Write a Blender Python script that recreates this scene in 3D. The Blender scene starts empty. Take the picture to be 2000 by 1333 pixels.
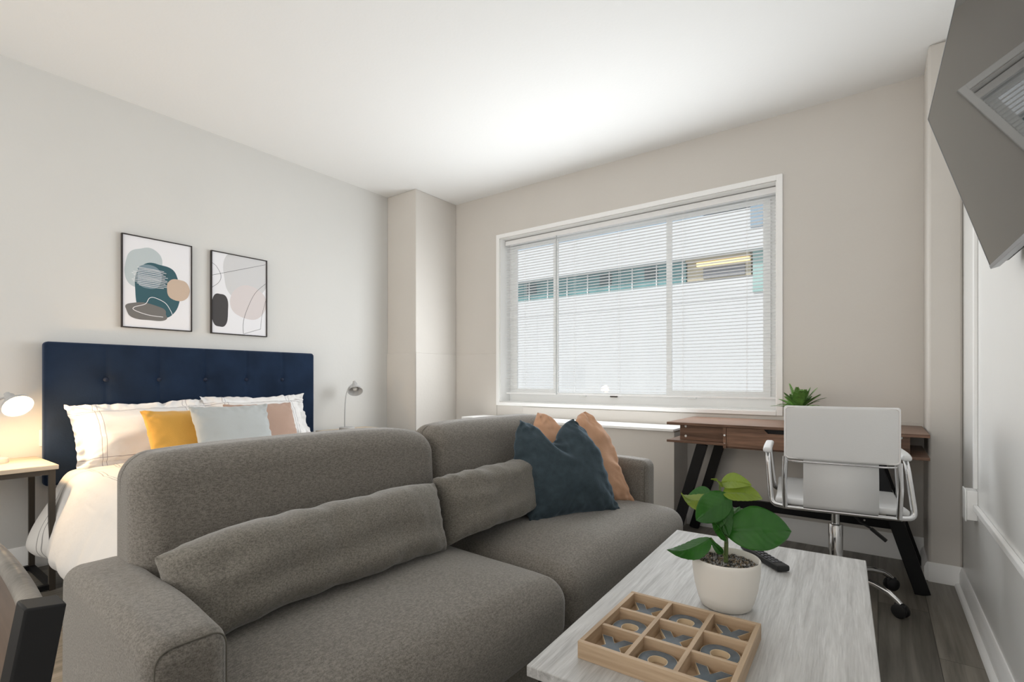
import bpy, math, random
from mathutils import Vector, Matrix, Euler, noise
random.seed(7)
PI = math.pi
R = math.radians
C = bpy.context.scene.collection
sc = bpy.context.scene

# ------------------------------------------------------------------ camera
cam_d = bpy.data.cameras.new('camera')
cam = bpy.data.objects.new('camera', cam_d); C.objects.link(cam)
cam.location = (0, 0, 1.02)
cam.rotation_euler = (R(90), 0, R(36.2))
cam_d.sensor_width = 36.0
cam_d.lens = 36.0 * 977 / 2000
cam_d.shift_y = 75.5 / 2000
cam_d.clip_start = 0.02
sc.camera = cam

# ------------------------------------------------------------------ world, sun, large lights, exposure
w = bpy.data.worlds.new('sky'); sc.world = w; w.use_nodes = True
nt = w.node_tree; nt.nodes.clear()
bgn = nt.nodes.new('ShaderNodeBackground'); on = nt.nodes.new('ShaderNodeOutputWorld')
bgn.inputs[0].default_value = (0.95, 0.97, 1.0, 1); bgn.inputs[1].default_value = 1.0
nt.links.new(bgn.outputs[0], on.inputs[0])

def light(name, kind, loc, rot, energy, color, **kw):
    d = bpy.data.lights.new(name, kind); d.energy = energy; d.color = color
    for k, v in kw.items(): setattr(d, k, v)
    o = bpy.data.objects.new(name, d); o.location = loc; o.rotation_euler = rot
    C.objects.link(o); return o

light('sun', 'SUN', (0, -5, 12), (R(42), 0, R(-20)), 3.1, (1.0, 0.97, 0.93), angle=R(3))
win_light = light('window_daylight', 'AREA', (-1.65, 3.722, 1.56), (R(90 - 180), 0, 0), 2.5, (0.93, 0.97, 1.0),
                  shape='RECTANGLE', size=2.2, size_y=1.42)
win_light.visible_camera = False; win_light.visible_glossy = False
win_fill = light('window_daylight_inner', 'AREA', (-1.65, 3.585, 1.40), (R(90 - 180 + 2), 0, 0), 50, (0.94, 0.975, 1.0),
                 shape='RECTANGLE', size=2.2, size_y=1.1)
win_fill.visible_camera = False; win_fill.visible_glossy = False
back_light = light('rear_fill', 'AREA', (-1.6, -2.3, 1.55), (R(90), 0, 0), 68, (1.0, 0.975, 0.945),  # added soft fill behind the camera to brighten the room
                   shape='RECTANGLE', size=3.4, size_y=2.0)
back_light.visible_glossy = False
sc.view_settings.view_transform = 'Standard'; sc.view_settings.look = 'None'
sc.view_settings.gamma = 1.0; sc.view_settings.use_curve_mapping = False
sc.view_settings.exposure = 0.0
sc.cycles.max_bounces = 8; sc.cycles.diffuse_bounces = 5; sc.cycles.transparent_max_bounces = 24
sc.cycles.sample_clamp_indirect = 6.0
sc.cycles.use_denoising = True

# ------------------------------------------------------------------ geometry helpers: every shape is (verts, faces)
def join(*ps):
    V, F = [], []
    for v, f in ps:
        n = len(V); V += [Vector(a) for a in v]; F += [tuple(i + n for i in q) for q in f]
    return V, F

def xf(p, M): return [M @ Vector(v) for v in p[0]], p[1]
def mv(p, x, y, z): return [Vector(v) + Vector((x, y, z)) for v in p[0]], p[1]

def box(x0, x1, y0, y1, z0, z1):
    v = [(x, y, z) for z in (z0, z1) for y in (y0, y1) for x in (x0, x1)]
    return [Vector(a) for a in v], [(0, 2, 3, 1), (4, 5, 7, 6), (0, 1, 5, 4), (2, 6, 7, 3), (0, 4, 6, 2), (1, 3, 7, 5)]

def bar(a, b, w, d, up=(0, 0, 1)):
    a = Vector(a); b = Vector(b); t = (b - a).normalized()
    s = t.cross(Vector(up)).normalized(); u = s.cross(t)
    v = []
    for p in (a, b):
        for sx, sy in ((-1, -1), (1, -1), (1, 1), (-1, 1)): v.append(p + s * sx * w / 2 + u * sy * d / 2)
    return v, [(0, 1, 2, 3), (7, 6, 5, 4), (0, 4, 5, 1), (1, 5, 6, 2), (2, 6, 7, 3), (3, 7, 4, 0)]

def tube(pts, r, seg=14, closed=False, caps=True):
    pts = [Vector(p) for p in pts]; n = len(pts)
    rs = r if isinstance(r, (list, tuple)) else [r] * n
    V, F = [], []
    nrm = None
    for i, p in enumerate(pts):
        if closed: t = (pts[(i + 1) % n] - pts[i - 1]).normalized()
        else: t = (pts[min(i + 1, n - 1)] - pts[max(i - 1, 0)]).normalized()
        if nrm is None:
            nrm = t.cross(Vector((0, 0, 1)))
            if nrm.length < 0.05: nrm = t.cross(Vector((1, 0, 0)))
            nrm.normalize()
        else:
            nrm = (nrm - t * nrm.dot(t)).normalized()
        b = t.cross(nrm)
        for k in range(seg):
            a = 2 * PI * k / seg
            V.append(p + (nrm * math.cos(a) + b * math.sin(a)) * rs[i])
    m = n if closed else n - 1
    for i in range(m):
        for k in range(seg):
            a = i * seg + k; b2 = i * seg + (k + 1) % seg
            c = ((i + 1) % n) * seg + (k + 1) % seg; d = ((i + 1) % n) * seg + k
            F.append((a, b2, c, d))
    if caps and not closed:
        F.append(tuple(range(seg))[::-1]); F.append(tuple((n - 1) * seg + k for k in range(seg)))
    return V, F

def arc_path(pts, rad, n=6):
    """polyline with rounded corners"""
    pts = [Vector(p) for p in pts]; out = [pts[0]]
    for i in range(1, len(pts) - 1):
        a, b, c = pts[i - 1], pts[i], pts[i + 1]
        r1 = min(rad, (a - b).length * .49, (c - b).length * .49)
        p0 = b + (a - b).normalized() * r1; p2 = b + (c - b).normalized() * r1
        for k in range(n + 1):
            t = k / n; out.append(p0 * (1 - t) ** 2 + b * 2 * t * (1 - t) + p2 * t * t)
    out.append(pts[-1]); return out

def lathe(prof, seg=40, c=(0, 0, 0)):
    V, F = [], []
    for r, z in prof:
        for k in range(seg):
            a = 2 * PI * k / seg; V.append(Vector((c[0] + r * math.cos(a), c[1] + r * math.sin(a), c[2] + z)))
    for i in range(len(prof) - 1):
        for k in range(seg):
            F.append((i * seg + k, i * seg + (k + 1) % seg, (i + 1) * seg + (k + 1) % seg, (i + 1) * seg + k))
    if prof[0][0] > 1e-5: F.append(tuple(range(seg))[::-1])
    if prof[-1][0] > 1e-5: F.append(tuple((len(prof) - 1) * seg + k for k in range(seg)))
    return V, F

def axis_M(o, z, x=None):
    z = Vector(z).normalized(); x = Vector(x) if x else (Vector((0, 0, 1)) if abs(z.z) < .9 else Vector((1, 0, 0)))
    y = z.cross(x).normalized(); x = y.cross(z)
    M = Matrix((x, y, z)).transposed().to_4x4(); M.translation = Vector(o); return M

def prism(poly, z0, z1):
    n = len(poly)
    V = [Vector((x, y, z0)) for x, y in poly] + [Vector((x, y, z1)) for x, y in poly]
    F = [tuple(range(n))[::-1], tuple(range(n, 2 * n))] + [(i, (i + 1) % n, n + (i + 1) % n, n + i) for i in range(n)]
    return V, F

def ringp(ro, ri, z0, z1, seg=48, sq=2.0):
    V, F = [], []
    def e(r, a):
        c, s = math.cos(a), math.sin(a)
        k = (abs(c) ** sq + abs(s) ** sq) ** (-1 / sq)
        return r * c * k, r * s * k
    for r, z in ((ro, z0), (ro, z1), (ri, z1), (ri, z0)):
        for k in range(seg):
            x, y = e(r, 2 * PI * k / seg); V.append(Vector((x, y, z)))
    for i in range(4):
        for k in range(seg):
            F.append((i * seg + k, i * seg + (k + 1) % seg, ((i + 1) % 4) * seg + (k + 1) % seg, ((i + 1) % 4) * seg + k))
    return V, F

def rbox(x0, x1, y0, y1, z0, z1, r, n=(8, 8, 8), k=5, fn=None):
    """rounded box, welded grid; fn(p, q) deforms, q in [-1,1]^3"""
    cen = Vector(((x0 + x1) / 2, (y0 + y1) / 2, (z0 + z1) / 2)); h = Vector(((x1 - x0) / 2, (y1 - y0) / 2, (z1 - z0) / 2))
    r = min(r, h.x * .999, h.y * .999, h.z * .999)
    ax = []
    for a in range(3):
        l = [-h[a] + r * (1 - math.tan(PI / 4 * (1 - i / k))) for i in range(k)]
        l += [-(h[a] - r) + 2 * (h[a] - r) * i / n[a] for i in range(n[a] + 1)]
        l += [h[a] - r * (1 - math.tan(PI / 4 * (1 - i / k))) for i in range(k)][::-1]
        ax.append(l)
    idx = {}; V = []
    N = [len(a) - 1 for a in ax]
    def vid(i, j, l):
        key = (i, j, l)
        if key in idx: return idx[key]
        q = Vector((ax[0][i], ax[1][j], ax[2][l]))
        inn = Vector([max(-(h[a] - r), min(h[a] - r, q[a])) for a in range(3)])
        d = q - inn
        p = inn + d.normalized() * r if d.length > 1e-9 else q
        qq = Vector([p[a] / h[a] for a in range(3)])
        p = p + cen
        if fn: p = fn(p, qq)
        idx[key] = len(V); V.append(Vector(p)); return idx[key]
    F = []
    for a, b, c in ((0, 1, 2), (1, 2, 0), (2, 0, 1)):
        for s in (0, N[c]):
            for i in range(N[a]):
                for j in range(N[b]):
                    qd = []
                    for di, dj in ((0, 0), (1, 0), (1, 1), (0, 1)):
                        t = [0, 0, 0]; t[a] = i + di; t[b] = j + dj; t[c] = s; qd.append(vid(*t))
                    F.append(tuple(qd) if s else tuple(qd[::-1]))
    return V, F

def nz(x, y, z=0.0): return noise.noise(Vector((x, y, z)))

def pillow(w, h, t, seed=0, pinch=.07, p=2.6, q=.55, wr=.006, n=44, chop=0.0, pull=.75, shear=0.0, m=None, flange=0.0):
    """soft cushion: width on x, height on z, thickness on y"""
    m = m or n
    V, F, ids = [], [], {}
    def pt(i, j, s):
        u = -1 + 2 * i / n; v = -1 + 2 * j / m
        u2 = math.sin(u * PI / 2) * .35 + u * .65; v2 = math.sin(v * PI / 2) * .35 + v * .65
        fu = 1 - flange / (w / 2); fv = 1 - flange / (h / 2)
        iu = min(1, abs(u2) / fu); iv = min(1, abs(v2) / fv)
        x = w / 2 * u2 * (1 - pinch * (1 - v2 * v2)); z = h / 2 * v2 * (1 - pinch * (1 - u2 * u2))
        th = t / 2 * (max(0, 1 - iu ** p) * max(0, 1 - iv ** p)) ** q
        ed = max(abs(u), abs(v)) ** 3
        crn = (abs(u) * abs(v)) ** 2
        ang = math.atan2(v, u)
        th *= 1 + .10 * nz(u * 2.1 + seed, v * 2.1, seed * .7)
        wv = wr * ed * (nz(ang * 9 + seed * 3, ed * 1.2, 1.0) + .7 * nz(x * 30, z * 30, seed)) \
            + wr * .9 * nz(u * 2.2 + seed, v * 2.6 + 3, seed + 5) + wr * 1.6 * crn * nz(x * 45 + seed, z * 45)
        y = -s * th + (wv * (1 if (th > 0) else .8)) + (.012 * nz(u * 1.3 + seed, v * 1.1, 9) if flange else 0)
        if chop:
            g = math.exp(-(u2 / .42) ** 2) * max(0, (v2 + .25) / 1.25) ** 1.5
            z -= chop * g
            x -= chop * pull * u2 * max(0, v2) ** 2
            y += s * th * .35 * g
            y -= .01 * math.sin(u2 * 14 + v2 * 9) * g * s
        x -= shear * (v2 + 1) / 2
        return Vector((x, y, z))
    def vid(i, j, s):
        e = i in (0, n) or j in (0, m); key = (i, j, 0 if e else s)
        if key not in ids: ids[key] = len(V); V.append(pt(i, j, s))
        return ids[key]
    for s in (1, -1):
        for i in range(n):
            for j in range(m):
                qd = (vid(i, j, s), vid(i + 1, j, s), vid(i + 1, j + 1, s), vid(i, j + 1, s))
                F.append(qd if s == 1 else qd[::-1])
    return V, F

# ------------------------------------------------------------------ object helpers
def obj(name, shp, mat, parent=None, smooth=40, bevel=0.0, sub=0, solid=0.0):
    V, F = shp
    me = bpy.data.meshes.new(name); me.from_pydata([tuple(v) for v in V], [], F); me.validate(); me.update()
    if smooth:
        for p in me.polygons: p.use_smooth = True
        me.set_sharp_from_angle(angle=R(smooth))
    if isinstance(mat, (list, tuple)):
        for m_ in mat: me.materials.append(m_)
    else: me.materials.append(mat)
    o = bpy.data.objects.new(name, me); C.objects.link(o)
    if parent: o.parent = parent
    if solid:
        m_ = o.modifiers.new('solid', 'SOLIDIFY'); m_.thickness = solid; m_.offset = 0
    if bevel:
        m_ = o.modifiers.new('bevel', 'BEVEL'); m_.width = bevel; m_.segments = 2; m_.limit_method = 'ANGLE'; m_.angle_limit = R(40)
    if sub:
        m_ = o.modifiers.new('sub', 'SUBSURF'); m_.levels = sub; m_.render_levels = sub
    return o

def thing(name, label, cat, loc=(0, 0, 0), rz=0.0, group=None):
    o = bpy.data.objects.new(name, None); C.objects.link(o); o.empty_display_size = .05
    o.location = loc; o.rotation_euler = (0, 0, rz); return tag(o, label, cat, group)

def tag(o, label, cat, group=None, kind=None):
    o['label'] = label; o['category'] = cat
    if group: o['group'] = group
    if kind: o['kind'] = kind
    return o

def struct(name, shp, mat, label=None, cat=None, **kw):
    o = obj(name, shp, mat, **kw); o['kind'] = 'structure'
    if label: o['label'] = label; o['category'] = cat
    return o

def W(o, shp):
    """world-authored shape into the frame of an unrotated thing"""
    l = Vector(o.location); return [Vector(v) - l for v in shp[0]], shp[1]

# ------------------------------------------------------------------ materials
def base(name):
    m = bpy.data.materials.new(name); m.use_nodes = True; n = m.node_tree
    return m, n, n.nodes['Principled BSDF'], n.links

def mat(name, col, rough=.5, metal=0.0, bump=0.0, bscale=60, var=0.0, vscale=6, sheen=0.0, spec=.5, coat=0.0, stretch=(1, 1, 1), emit=None, estr=0, sheencol=None):
    m, n, b, L = base(name)
    b.inputs['Base Color'].default_value = (*col, 1); b.inputs['Roughness'].default_value = rough
    b.inputs['Metallic'].default_value = metal; b.inputs['Specular IOR Level'].default_value = spec
    b.inputs['Sheen Weight'].default_value = sheen; b.inputs['Coat Weight'].default_value = coat
    b.inputs['Sheen Roughness'].default_value = .4
    if sheencol: b.inputs['Sheen Tint'].default_value = (*sheencol, 1)
    tc = n.nodes.new('ShaderNodeTexCoord'); mp = n.nodes.new('ShaderNodeMapping'); mp.inputs['Scale'].default_value = stretch
    L.new(tc.outputs['Object'], mp.inputs[0])
    if var:
        t = n.nodes.new('ShaderNodeTexNoise'); t.inputs['Scale'].default_value = vscale; t.inputs['Detail'].default_value = 4
        r = n.nodes.new('ShaderNodeValToRGB')
        r.color_ramp.elements[0].position = .3; r.color_ramp.elements[1].position = .7
        r.color_ramp.elements[0].color = (*[c * (1 - var) for c in col], 1)
        r.color_ramp.elements[1].color = (*[min(1, c * (1 + var)) for c in col], 1)
        L.new(mp.outputs[0], t.inputs['Vector']); L.new(t.outputs[0], r.inputs[0]); L.new(r.outputs[0], b.inputs['Base Color'])
    if bump:
        t = n.nodes.new('ShaderNodeTexNoise'); t.inputs['Scale'].default_value = bscale; t.inputs['Detail'].default_value = 3
        bp = n.nodes.new('ShaderNodeBump'); bp.inputs['Strength'].default_value = bump; bp.inputs['Distance'].default_value = .01
        L.new(mp.outputs[0], t.inputs['Vector']); L.new(t.outputs[0], bp.inputs['Height']); L.new(bp.outputs[0], b.inputs['Normal'])
    if emit:
        b.inputs['Emission Color'].default_value = (*emit, 1); b.inputs['Emission Strength'].default_value = estr
    return m

def wood(name, c0, c1, rough=.45, axis='Y', scale=1.0, bump=.15, spec=.5, planks=None):
    m, n, b, L = base(name)
    tc = n.nodes.new('ShaderNodeTexCoord'); mp = n.nodes.new('ShaderNodeMapping')
    s = {'X': (.7, 14, 14), 'Y': (14, .7, 14), 'Z': (14, 14, .7)}[axis]
    mp.inputs['Scale'].default_value = [k * scale for k in s]
    L.new(tc.outputs['Object'], mp.inputs[0])
    vec = mp.outputs[0]
    if planks:
        br = n.nodes.new('ShaderNodeTexBrick'); mp2 = n.nodes.new('ShaderNodeMapping')
        mp2.inputs['Rotation'].default_value = (0, 0, R(90)); L.new(tc.outputs['Object'], mp2.inputs[0]); L.new(mp2.outputs[0], br.inputs['Vector'])
        br.inputs['Scale'].default_value = 1.0; br.inputs['Brick Width'].default_value = planks[0]; br.inputs['Row Height'].default_value = planks[1]
        br.inputs['Mortar Size'].default_value = .0012; br.inputs['Color1'].default_value = (0, 0, 0, 1); br.inputs['Color2'].default_value = (1, 1, 1, 1)
        br.inputs['Mortar'].default_value = (.5, .5, .5, 1); br.offset = .37
        vm = n.nodes.new('ShaderNodeVectorMath'); vm.operation = 'MULTIPLY_ADD'
        L.new(br.outputs['Color'], vm.inputs[0]); vm.inputs[1].default_value = (9, 5, 3); L.new(vec, vm.inputs[2]); vec = vm.outputs[0]
    t = n.nodes.new('ShaderNodeTexNoise'); t.inputs['Scale'].default_value = 1.6; t.inputs['Detail'].default_value = 7
    t.inputs['Distortion'].default_value = 1.1; t.inputs['Roughness'].default_value = .62
    L.new(vec, t.inputs['Vector'])
    t2 = n.nodes.new('ShaderNodeTexNoise'); t2.inputs['Scale'].default_value = 9; t2.inputs['Detail'].default_value = 2
    L.new(vec, t2.inputs['Vector'])
    mx = n.nodes.new('ShaderNodeMath'); mx.operation = 'MULTIPLY_ADD'; mx.inputs[1].default_value = .35
    L.new(t2.outputs[0], mx.inputs[0]); L.new(t.outputs[0], mx.inputs[2])
    r = n.nodes.new('ShaderNodeValToRGB')
    r.color_ramp.elements[0].position = .48; r.color_ramp.elements[1].position = .86
    r.color_ramp.elements[0].color = (*c0, 1); r.color_ramp.elements[1].color = (*c1, 1)
    L.new(mx.outputs[0], r.inputs[0])
    out = r.outputs[0]
    if planks:
        mm = n.nodes.new('ShaderNodeMixRGB'); mm.blend_type = 'MULTIPLY'; mm.inputs[0].default_value = 1
        ra = n.nodes.new('ShaderNodeValToRGB'); ra.color_ramp.elements[0].color = (.82, .82, .82, 1); ra.color_ramp.elements[1].color = (1.12, 1.1, 1.08, 1)
        L.new(br.outputs['Color'], ra.inputs[0]); L.new(out, mm.inputs[1]); L.new(ra.outputs[0], mm.inputs[2])
        m3 = n.nodes.new('ShaderNodeMixRGB'); m3.inputs[2].default_value = (c0[0] * .35, c0[1] * .35, c0[2] * .35, 1)
        L.new(br.outputs['Fac'], m3.inputs[0]); L.new(mm.outputs[0], m3.inputs[1]); out = m3.outputs[0]
    L.new(out, b.inputs['Base Color']); b.inputs['Roughness'].default_value = rough; b.inputs['Specular IOR Level'].default_value = spec
    bp = n.nodes.new('ShaderNodeBump'); bp.inputs['Strength'].default_value = bump; bp.inputs['Distance'].default_value = .004
    L.new(mx.outputs[0], bp.inputs['Height']); L.new(bp.outputs[0], b.inputs['Normal'])
    return m

def fabric(name, c0, c1, scale=500, rough=.9, bump=.25, sheen=.3):
    m, n, b, L = base(name)
    tc = n.nodes.new('ShaderNodeTexCoord'); mp = n.nodes.new('ShaderNodeMapping'); mp.inputs['Scale'].default_value = (1, 1, 1)
    L.new(tc.outputs['Object'], mp.inputs[0])
    t = n.nodes.new('ShaderNodeTexNoise'); t.inputs['Scale'].default_value = scale; t.inputs['Detail'].default_value = 2
    t2 = n.nodes.new('ShaderNodeTexNoise'); t2.inputs['Scale'].default_value = scale * .45; t2.inputs['Detail'].default_value = 3
    mp2 = n.nodes.new('ShaderNodeMapping'); mp2.inputs['Scale'].default_value = (1, .6, 1.5); L.new(tc.outputs['Object'], mp2.inputs[0])
    L.new(mp.outputs[0], t.inputs['Vector']); L.new(mp2.outputs[0], t2.inputs['Vector'])
    a = n.nodes.new('ShaderNodeMath'); a.operation = 'ADD'; L.new(t.outputs[0], a.inputs[0]); L.new(t2.outputs[0], a.inputs[1])
    r = n.nodes.new('ShaderNodeValToRGB'); r.color_ramp.elements[0].position = .38; r.color_ramp.elements[1].position = .62
    h = n.nodes.new('ShaderNodeMath'); h.operation = 'MULTIPLY'; h.inputs[1].default_value = .5; L.new(a.outputs[0], h.inputs[0])
    r.color_ramp.elements[0].color = (*c0, 1); r.color_ramp.elements[1].color = (*c1, 1); L.new(h.outputs[0], r.inputs[0])
    L.new(r.outputs[0], b.inputs['Base Color']); b.inputs['Roughness'].default_value = rough; b.inputs['Specular IOR Level'].default_value = .25
    b.inputs['Sheen Weight'].default_value = sheen; b.inputs['Sheen Roughness'].default_value = .5
    bp = n.nodes.new('ShaderNodeBump'); bp.inputs['Strength'].default_value = bump; bp.inputs['Distance'].default_value = .002
    L.new(h.outputs[0], bp.inputs['Height']); L.new(bp.outputs[0], b.inputs['Normal'])
    return m

def striped(name, col, linecol, lines, axis=1, width=.0022, wob=.012, rough=.85, loose=None):
    """bedding cotton with thin stitched lines at given object-space coordinates"""
    m, n, b, L = base(name)
    tc = n.nodes.new('ShaderNodeTexCoord'); sp = n.nodes.new('ShaderNodeSeparateXYZ'); L.new(tc.outputs['Object'], sp.inputs[0])
    nn = n.nodes.new('ShaderNodeTexNoise'); nn.inputs['Scale'].default_value = 3.0; L.new(tc.outputs['Object'], nn.inputs['Vector'])
    def M(op, a, bb=None, c=None):
        q = n.nodes.new('ShaderNodeMath'); q.operation = op
        for i, v in enumerate((a, bb, c)):
            if v is None: continue
            if isinstance(v, (int, float)): q.inputs[i].default_value = v
            else: L.new(v, q.inputs[i])
        return q.outputs[0]
    wv = M('MULTIPLY', M('SUBTRACT', nn.outputs[0], .5), wob)
    acc = None
    for ax, cs in lines:
        co = M('ADD', sp.outputs[ax], wv)
        for c in cs:
            d = M('ABSOLUTE', M('SUBTRACT', co, c)); l = M('LESS_THAN', d, width)
            acc = l if acc is None else M('MAXIMUM', acc, l)
    mix = n.nodes.new('ShaderNodeMixRGB'); mix.inputs[1].default_value = (*col, 1); mix.inputs[2].default_value = (*linecol, 1)
    L.new(acc, mix.inputs[0])
    L.new(mix.outputs[0], b.inputs['Base Color']); b.inputs['Roughness'].default_value = rough; b.inputs['Sheen Weight'].default_value = .15
    t = n.nodes.new('ShaderNodeTexNoise'); t.inputs['Scale'].default_value = 14; t.inputs['Detail'].default_value = 4
    L.new(tc.outputs['Object'], t.inputs['Vector'])
    bp = n.nodes.new('ShaderNodeBump'); bp.inputs['Strength'].default_value = .25; bp.inputs['Distance'].default_value = .01
    L.new(t.outputs[0], bp.inputs['Height']); L.new(bp.outputs[0], b.inputs['Normal'])
    return m

M_wall = mat('wall_paint_warm_lit', (.63, .60, .56), .55, bump=.06, bscale=45, var=.012, vscale=2.5, spec=.35)  # same paint as the left wall, warm light mixed into its colour
M_wallA = mat('wall_paint_grey', (.655, .65, .63), .55, bump=.06, bscale=45, var=.012, vscale=2.5, spec=.35)  # same paint, left without the warm light tint
M_wallC = mat('wall_paint_semigloss', (.76, .76, .745), .30, bump=.06, bscale=30, var=.01, vscale=2.5, spec=.5)  # colour lightened to stand in for reflected window light
M_ceil = mat('ceiling_paint', (.86, .863, .855), .8, bump=.05, bscale=60, spec=.2)
M_trim = mat('white_trim_paint', (.90, .90, .89), .35, bump=.02, bscale=30)
M_floor = wood('grey_plank_floor', (.085, .078, .065), (.235, .215, .185), .38, 'Y', .55, .08, planks=(1.2, .18))
M_blind = mat('white_blind_vinyl', (.88, .88, .88), .45)
M_frame = mat('white_window_aluminium', (.88, .89, .88), .35)
M_sofa = fabric('grey_brown_weave', (.118, .106, .091), (.236, .217, .190), 420)
M_bolst = fabric('grey_brown_weave_loose', (.115, .106, .090), (.225, .208, .180), 420)
M_seam = mat('sofa_seam', (.13, .12, .10), .9)
M_navy = mat('navy_velvet', (.010, .021, .046), .75, bump=.12, bscale=120, var=.25, vscale=5, sheen=.28, spec=.2, sheencol=(.30, .42, .7))
M_btn = mat('navy_button', (.008, .016, .04), .6, sheen=.3)
M_black = mat('black_metal', (.005, .005, .006), .5, spec=.35)
M_blackp = mat('black_plastic', (.010, .010, .011), .5)
M_chrome = mat('chrome', (.80, .80, .81), .10, metal=1.0)
M_white_l = mat('white_leatherette', (.66, .66, .655), .45, bump=.05, bscale=250)
M_table = wood('pale_grey_oak', (.37, .365, .355), (.60, .595, .585), .34, 'Y', 2.4, .35, spec=.7)
M_tedge = wood('pale_oak_edge', (.24, .21, .18), (.50, .46, .41), .5, 'Y', 1.0, .2)
M_walnut = wood('walnut_veneer', (.085, .045, .028), (.24, .135, .088), .38, 'X', 1.3, .12)
M_pine = wood('natural_pine', (.36, .25, .155), (.54, .40, .27), .55, 'X', 1.2, .12)
M_slate = mat('slate_grey_enamel', (.095, .120, .145), .26, bump=.05, bscale=90, var=.15, vscale=60)  # slate colour lightened to carry the window's reflection
M_edge = mat('pale_birch_edge', (.68, .55, .38), .6)
M_ns = wood('light_oak_top', (.50, .40, .29), (.74, .62, .48), .45, 'Y', 1.0, .12)
M_nsf = mat('bronze_metal', (.060, .050, .040), .45, metal=.3)
M_pot = mat('matte_white_ceramic', (.72, .69, .64), .55, bump=.02, bscale=20)
M_leaf = None

# ------------------------------------------------------------------ room shell
XA, YB, XC, H = -3.70, 3.61, .338, 2.72
YN = -2.6
WX0, WX1, WZ0, WZ1 = -2.812, -.492, .788, 2.338     # window trim outline
TW = .036                                             # trim width
OX0, OX1, OZ0, OZ1 = WX0 + TW, WX1 - TW, WZ0 + TW * .8, WZ1 - TW
struct('floor', box(XA - .15, XC + .15, YN - .15, YB + .25, -.1, 0), M_floor)
struct('ceiling', box(XA - .15, XC + .15, YN - .15, YB + .25, H, H + .15), M_ceil)
struct('wall_left', box(XA - .15, XA, YN - .15, YB + .25, 0, H), M_wallA)
struct('wall_right', box(XC, XC + .15, YN - .15, YB + .25, 0, H), M_wallC)
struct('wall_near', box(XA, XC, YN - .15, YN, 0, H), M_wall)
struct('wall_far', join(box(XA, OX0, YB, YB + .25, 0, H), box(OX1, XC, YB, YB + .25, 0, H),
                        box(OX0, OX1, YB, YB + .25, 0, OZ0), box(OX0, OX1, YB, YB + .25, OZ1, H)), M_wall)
CX, CY = -3.318, 3.085
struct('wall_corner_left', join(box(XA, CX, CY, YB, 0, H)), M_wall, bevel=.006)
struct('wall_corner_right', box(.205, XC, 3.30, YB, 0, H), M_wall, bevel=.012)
# the wall build-out up to sill-and-a-half height beside the window
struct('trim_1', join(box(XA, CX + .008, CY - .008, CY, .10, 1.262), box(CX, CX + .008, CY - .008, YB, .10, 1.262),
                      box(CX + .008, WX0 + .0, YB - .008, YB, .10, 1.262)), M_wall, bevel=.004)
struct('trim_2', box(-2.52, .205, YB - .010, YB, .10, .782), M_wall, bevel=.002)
# baseboards with a moulded top
def baseb(a, b, inward, h=.125):
    a = Vector((*a, 0)); b = Vector((*b, 0)); n_ = Vector((*inward, 0))
    prof = [(0, 0), (.016, 0), (.016, h * .72), (.011, h * .80), (.011, h * .88), (.004, h), (0, h)]
    V = [p + n_ * d + Vector((0, 0, z)) for p in (a, b) for d, z in prof]; k = len(prof)
    F = [(i, (i + 1) % k, k + (i + 1) % k, k + i) for i in range(k)] + [tuple(range(k)), tuple(range(k, 2 * k))[::-1]]
    return V, F
struct('baseboard_left', join(baseb((XA, YN), (XA, CY), (1, 0)), baseb((XA, CY), (CX, CY), (0, -1)), baseb((CX, CY), (CX, YB), (1, 0))), M_trim)
struct('baseboard_far', join(baseb((CX, YB - .008), (.205, YB - .008), (0, -1), .14), baseb((.205, 3.30), (.205, YB), (-1, 0), .095), baseb((.205, 3.30), (XC, 3.30), (0, -1), .095)), M_trim)
def quarter(a, b, inward):
    a = Vector((*a, 0)); b = Vector((*b, 0)); n_ = Vector((*inward, 0))
    prof = [(.016, 0), (.034, 0), (.032, .009), (.026, .016), (.016, .019)]
    V = [p + n_ * d + Vector((0, 0, z)) for p in (a, b) for d, z in prof]; k = len(prof)
    return V, [(i, (i + 1) % k, k + (i + 1) % k, k + i) for i in range(k)] + [tuple(range(k)), tuple(range(k, 2 * k))[::-1]]
struct('baseboard_right', join(baseb((XC, YN), (XC, 3.30), (-1, 0), .095), quarter((XC, YN), (XC, 3.30), (-1, 0))), M_trim)

# window: casing, reveal, frame, glass
win = struct('window_1', join(
    box(WX0, OX0, YB - .014, YB, WZ0, WZ1), box(OX1, WX1, YB - .014, YB, WZ0, WZ1),
    box(OX0, OX1, YB - .014, YB, OZ1, WZ1), box(OX0, OX1, YB - .018, YB, WZ0, OZ0),
    # reveal lining
    box(OX0, OX0 + .006, YB, YB + .20, OZ0, OZ1), box(OX1 - .006, OX1, YB, YB + .20, OZ0, OZ1),
    box(OX0, OX1, YB, YB + .20, OZ1 - .006, OZ1), box(OX0, OX1, YB, YB + .20, OZ0, OZ0 + .006)), M_trim,
    'wide white framed window above the radiator cover', 'window', bevel=.002)
FY0, FY1 = YB + .15, YB + .19
gx0, gx1, gz0, gz1 = OX0 + .006, OX1 - .006, OZ0 + .006, OZ1 - .006
m1, m2 = -2.275, -1.262
fr = join(box(gx0, gx0 + .055, FY0, FY1, gz0 + .085, gz1 - .055), box(gx1 - .055, gx1, FY0, FY1, gz0 + .085, gz1 - .055),
          box(gx0, gx1, FY0 - .01, FY1, gz0, gz0 + .085), box(gx0, gx1, FY0, FY1, gz1 - .055, gz1))
o = obj('window_frame', fr, M_frame, win)
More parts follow.
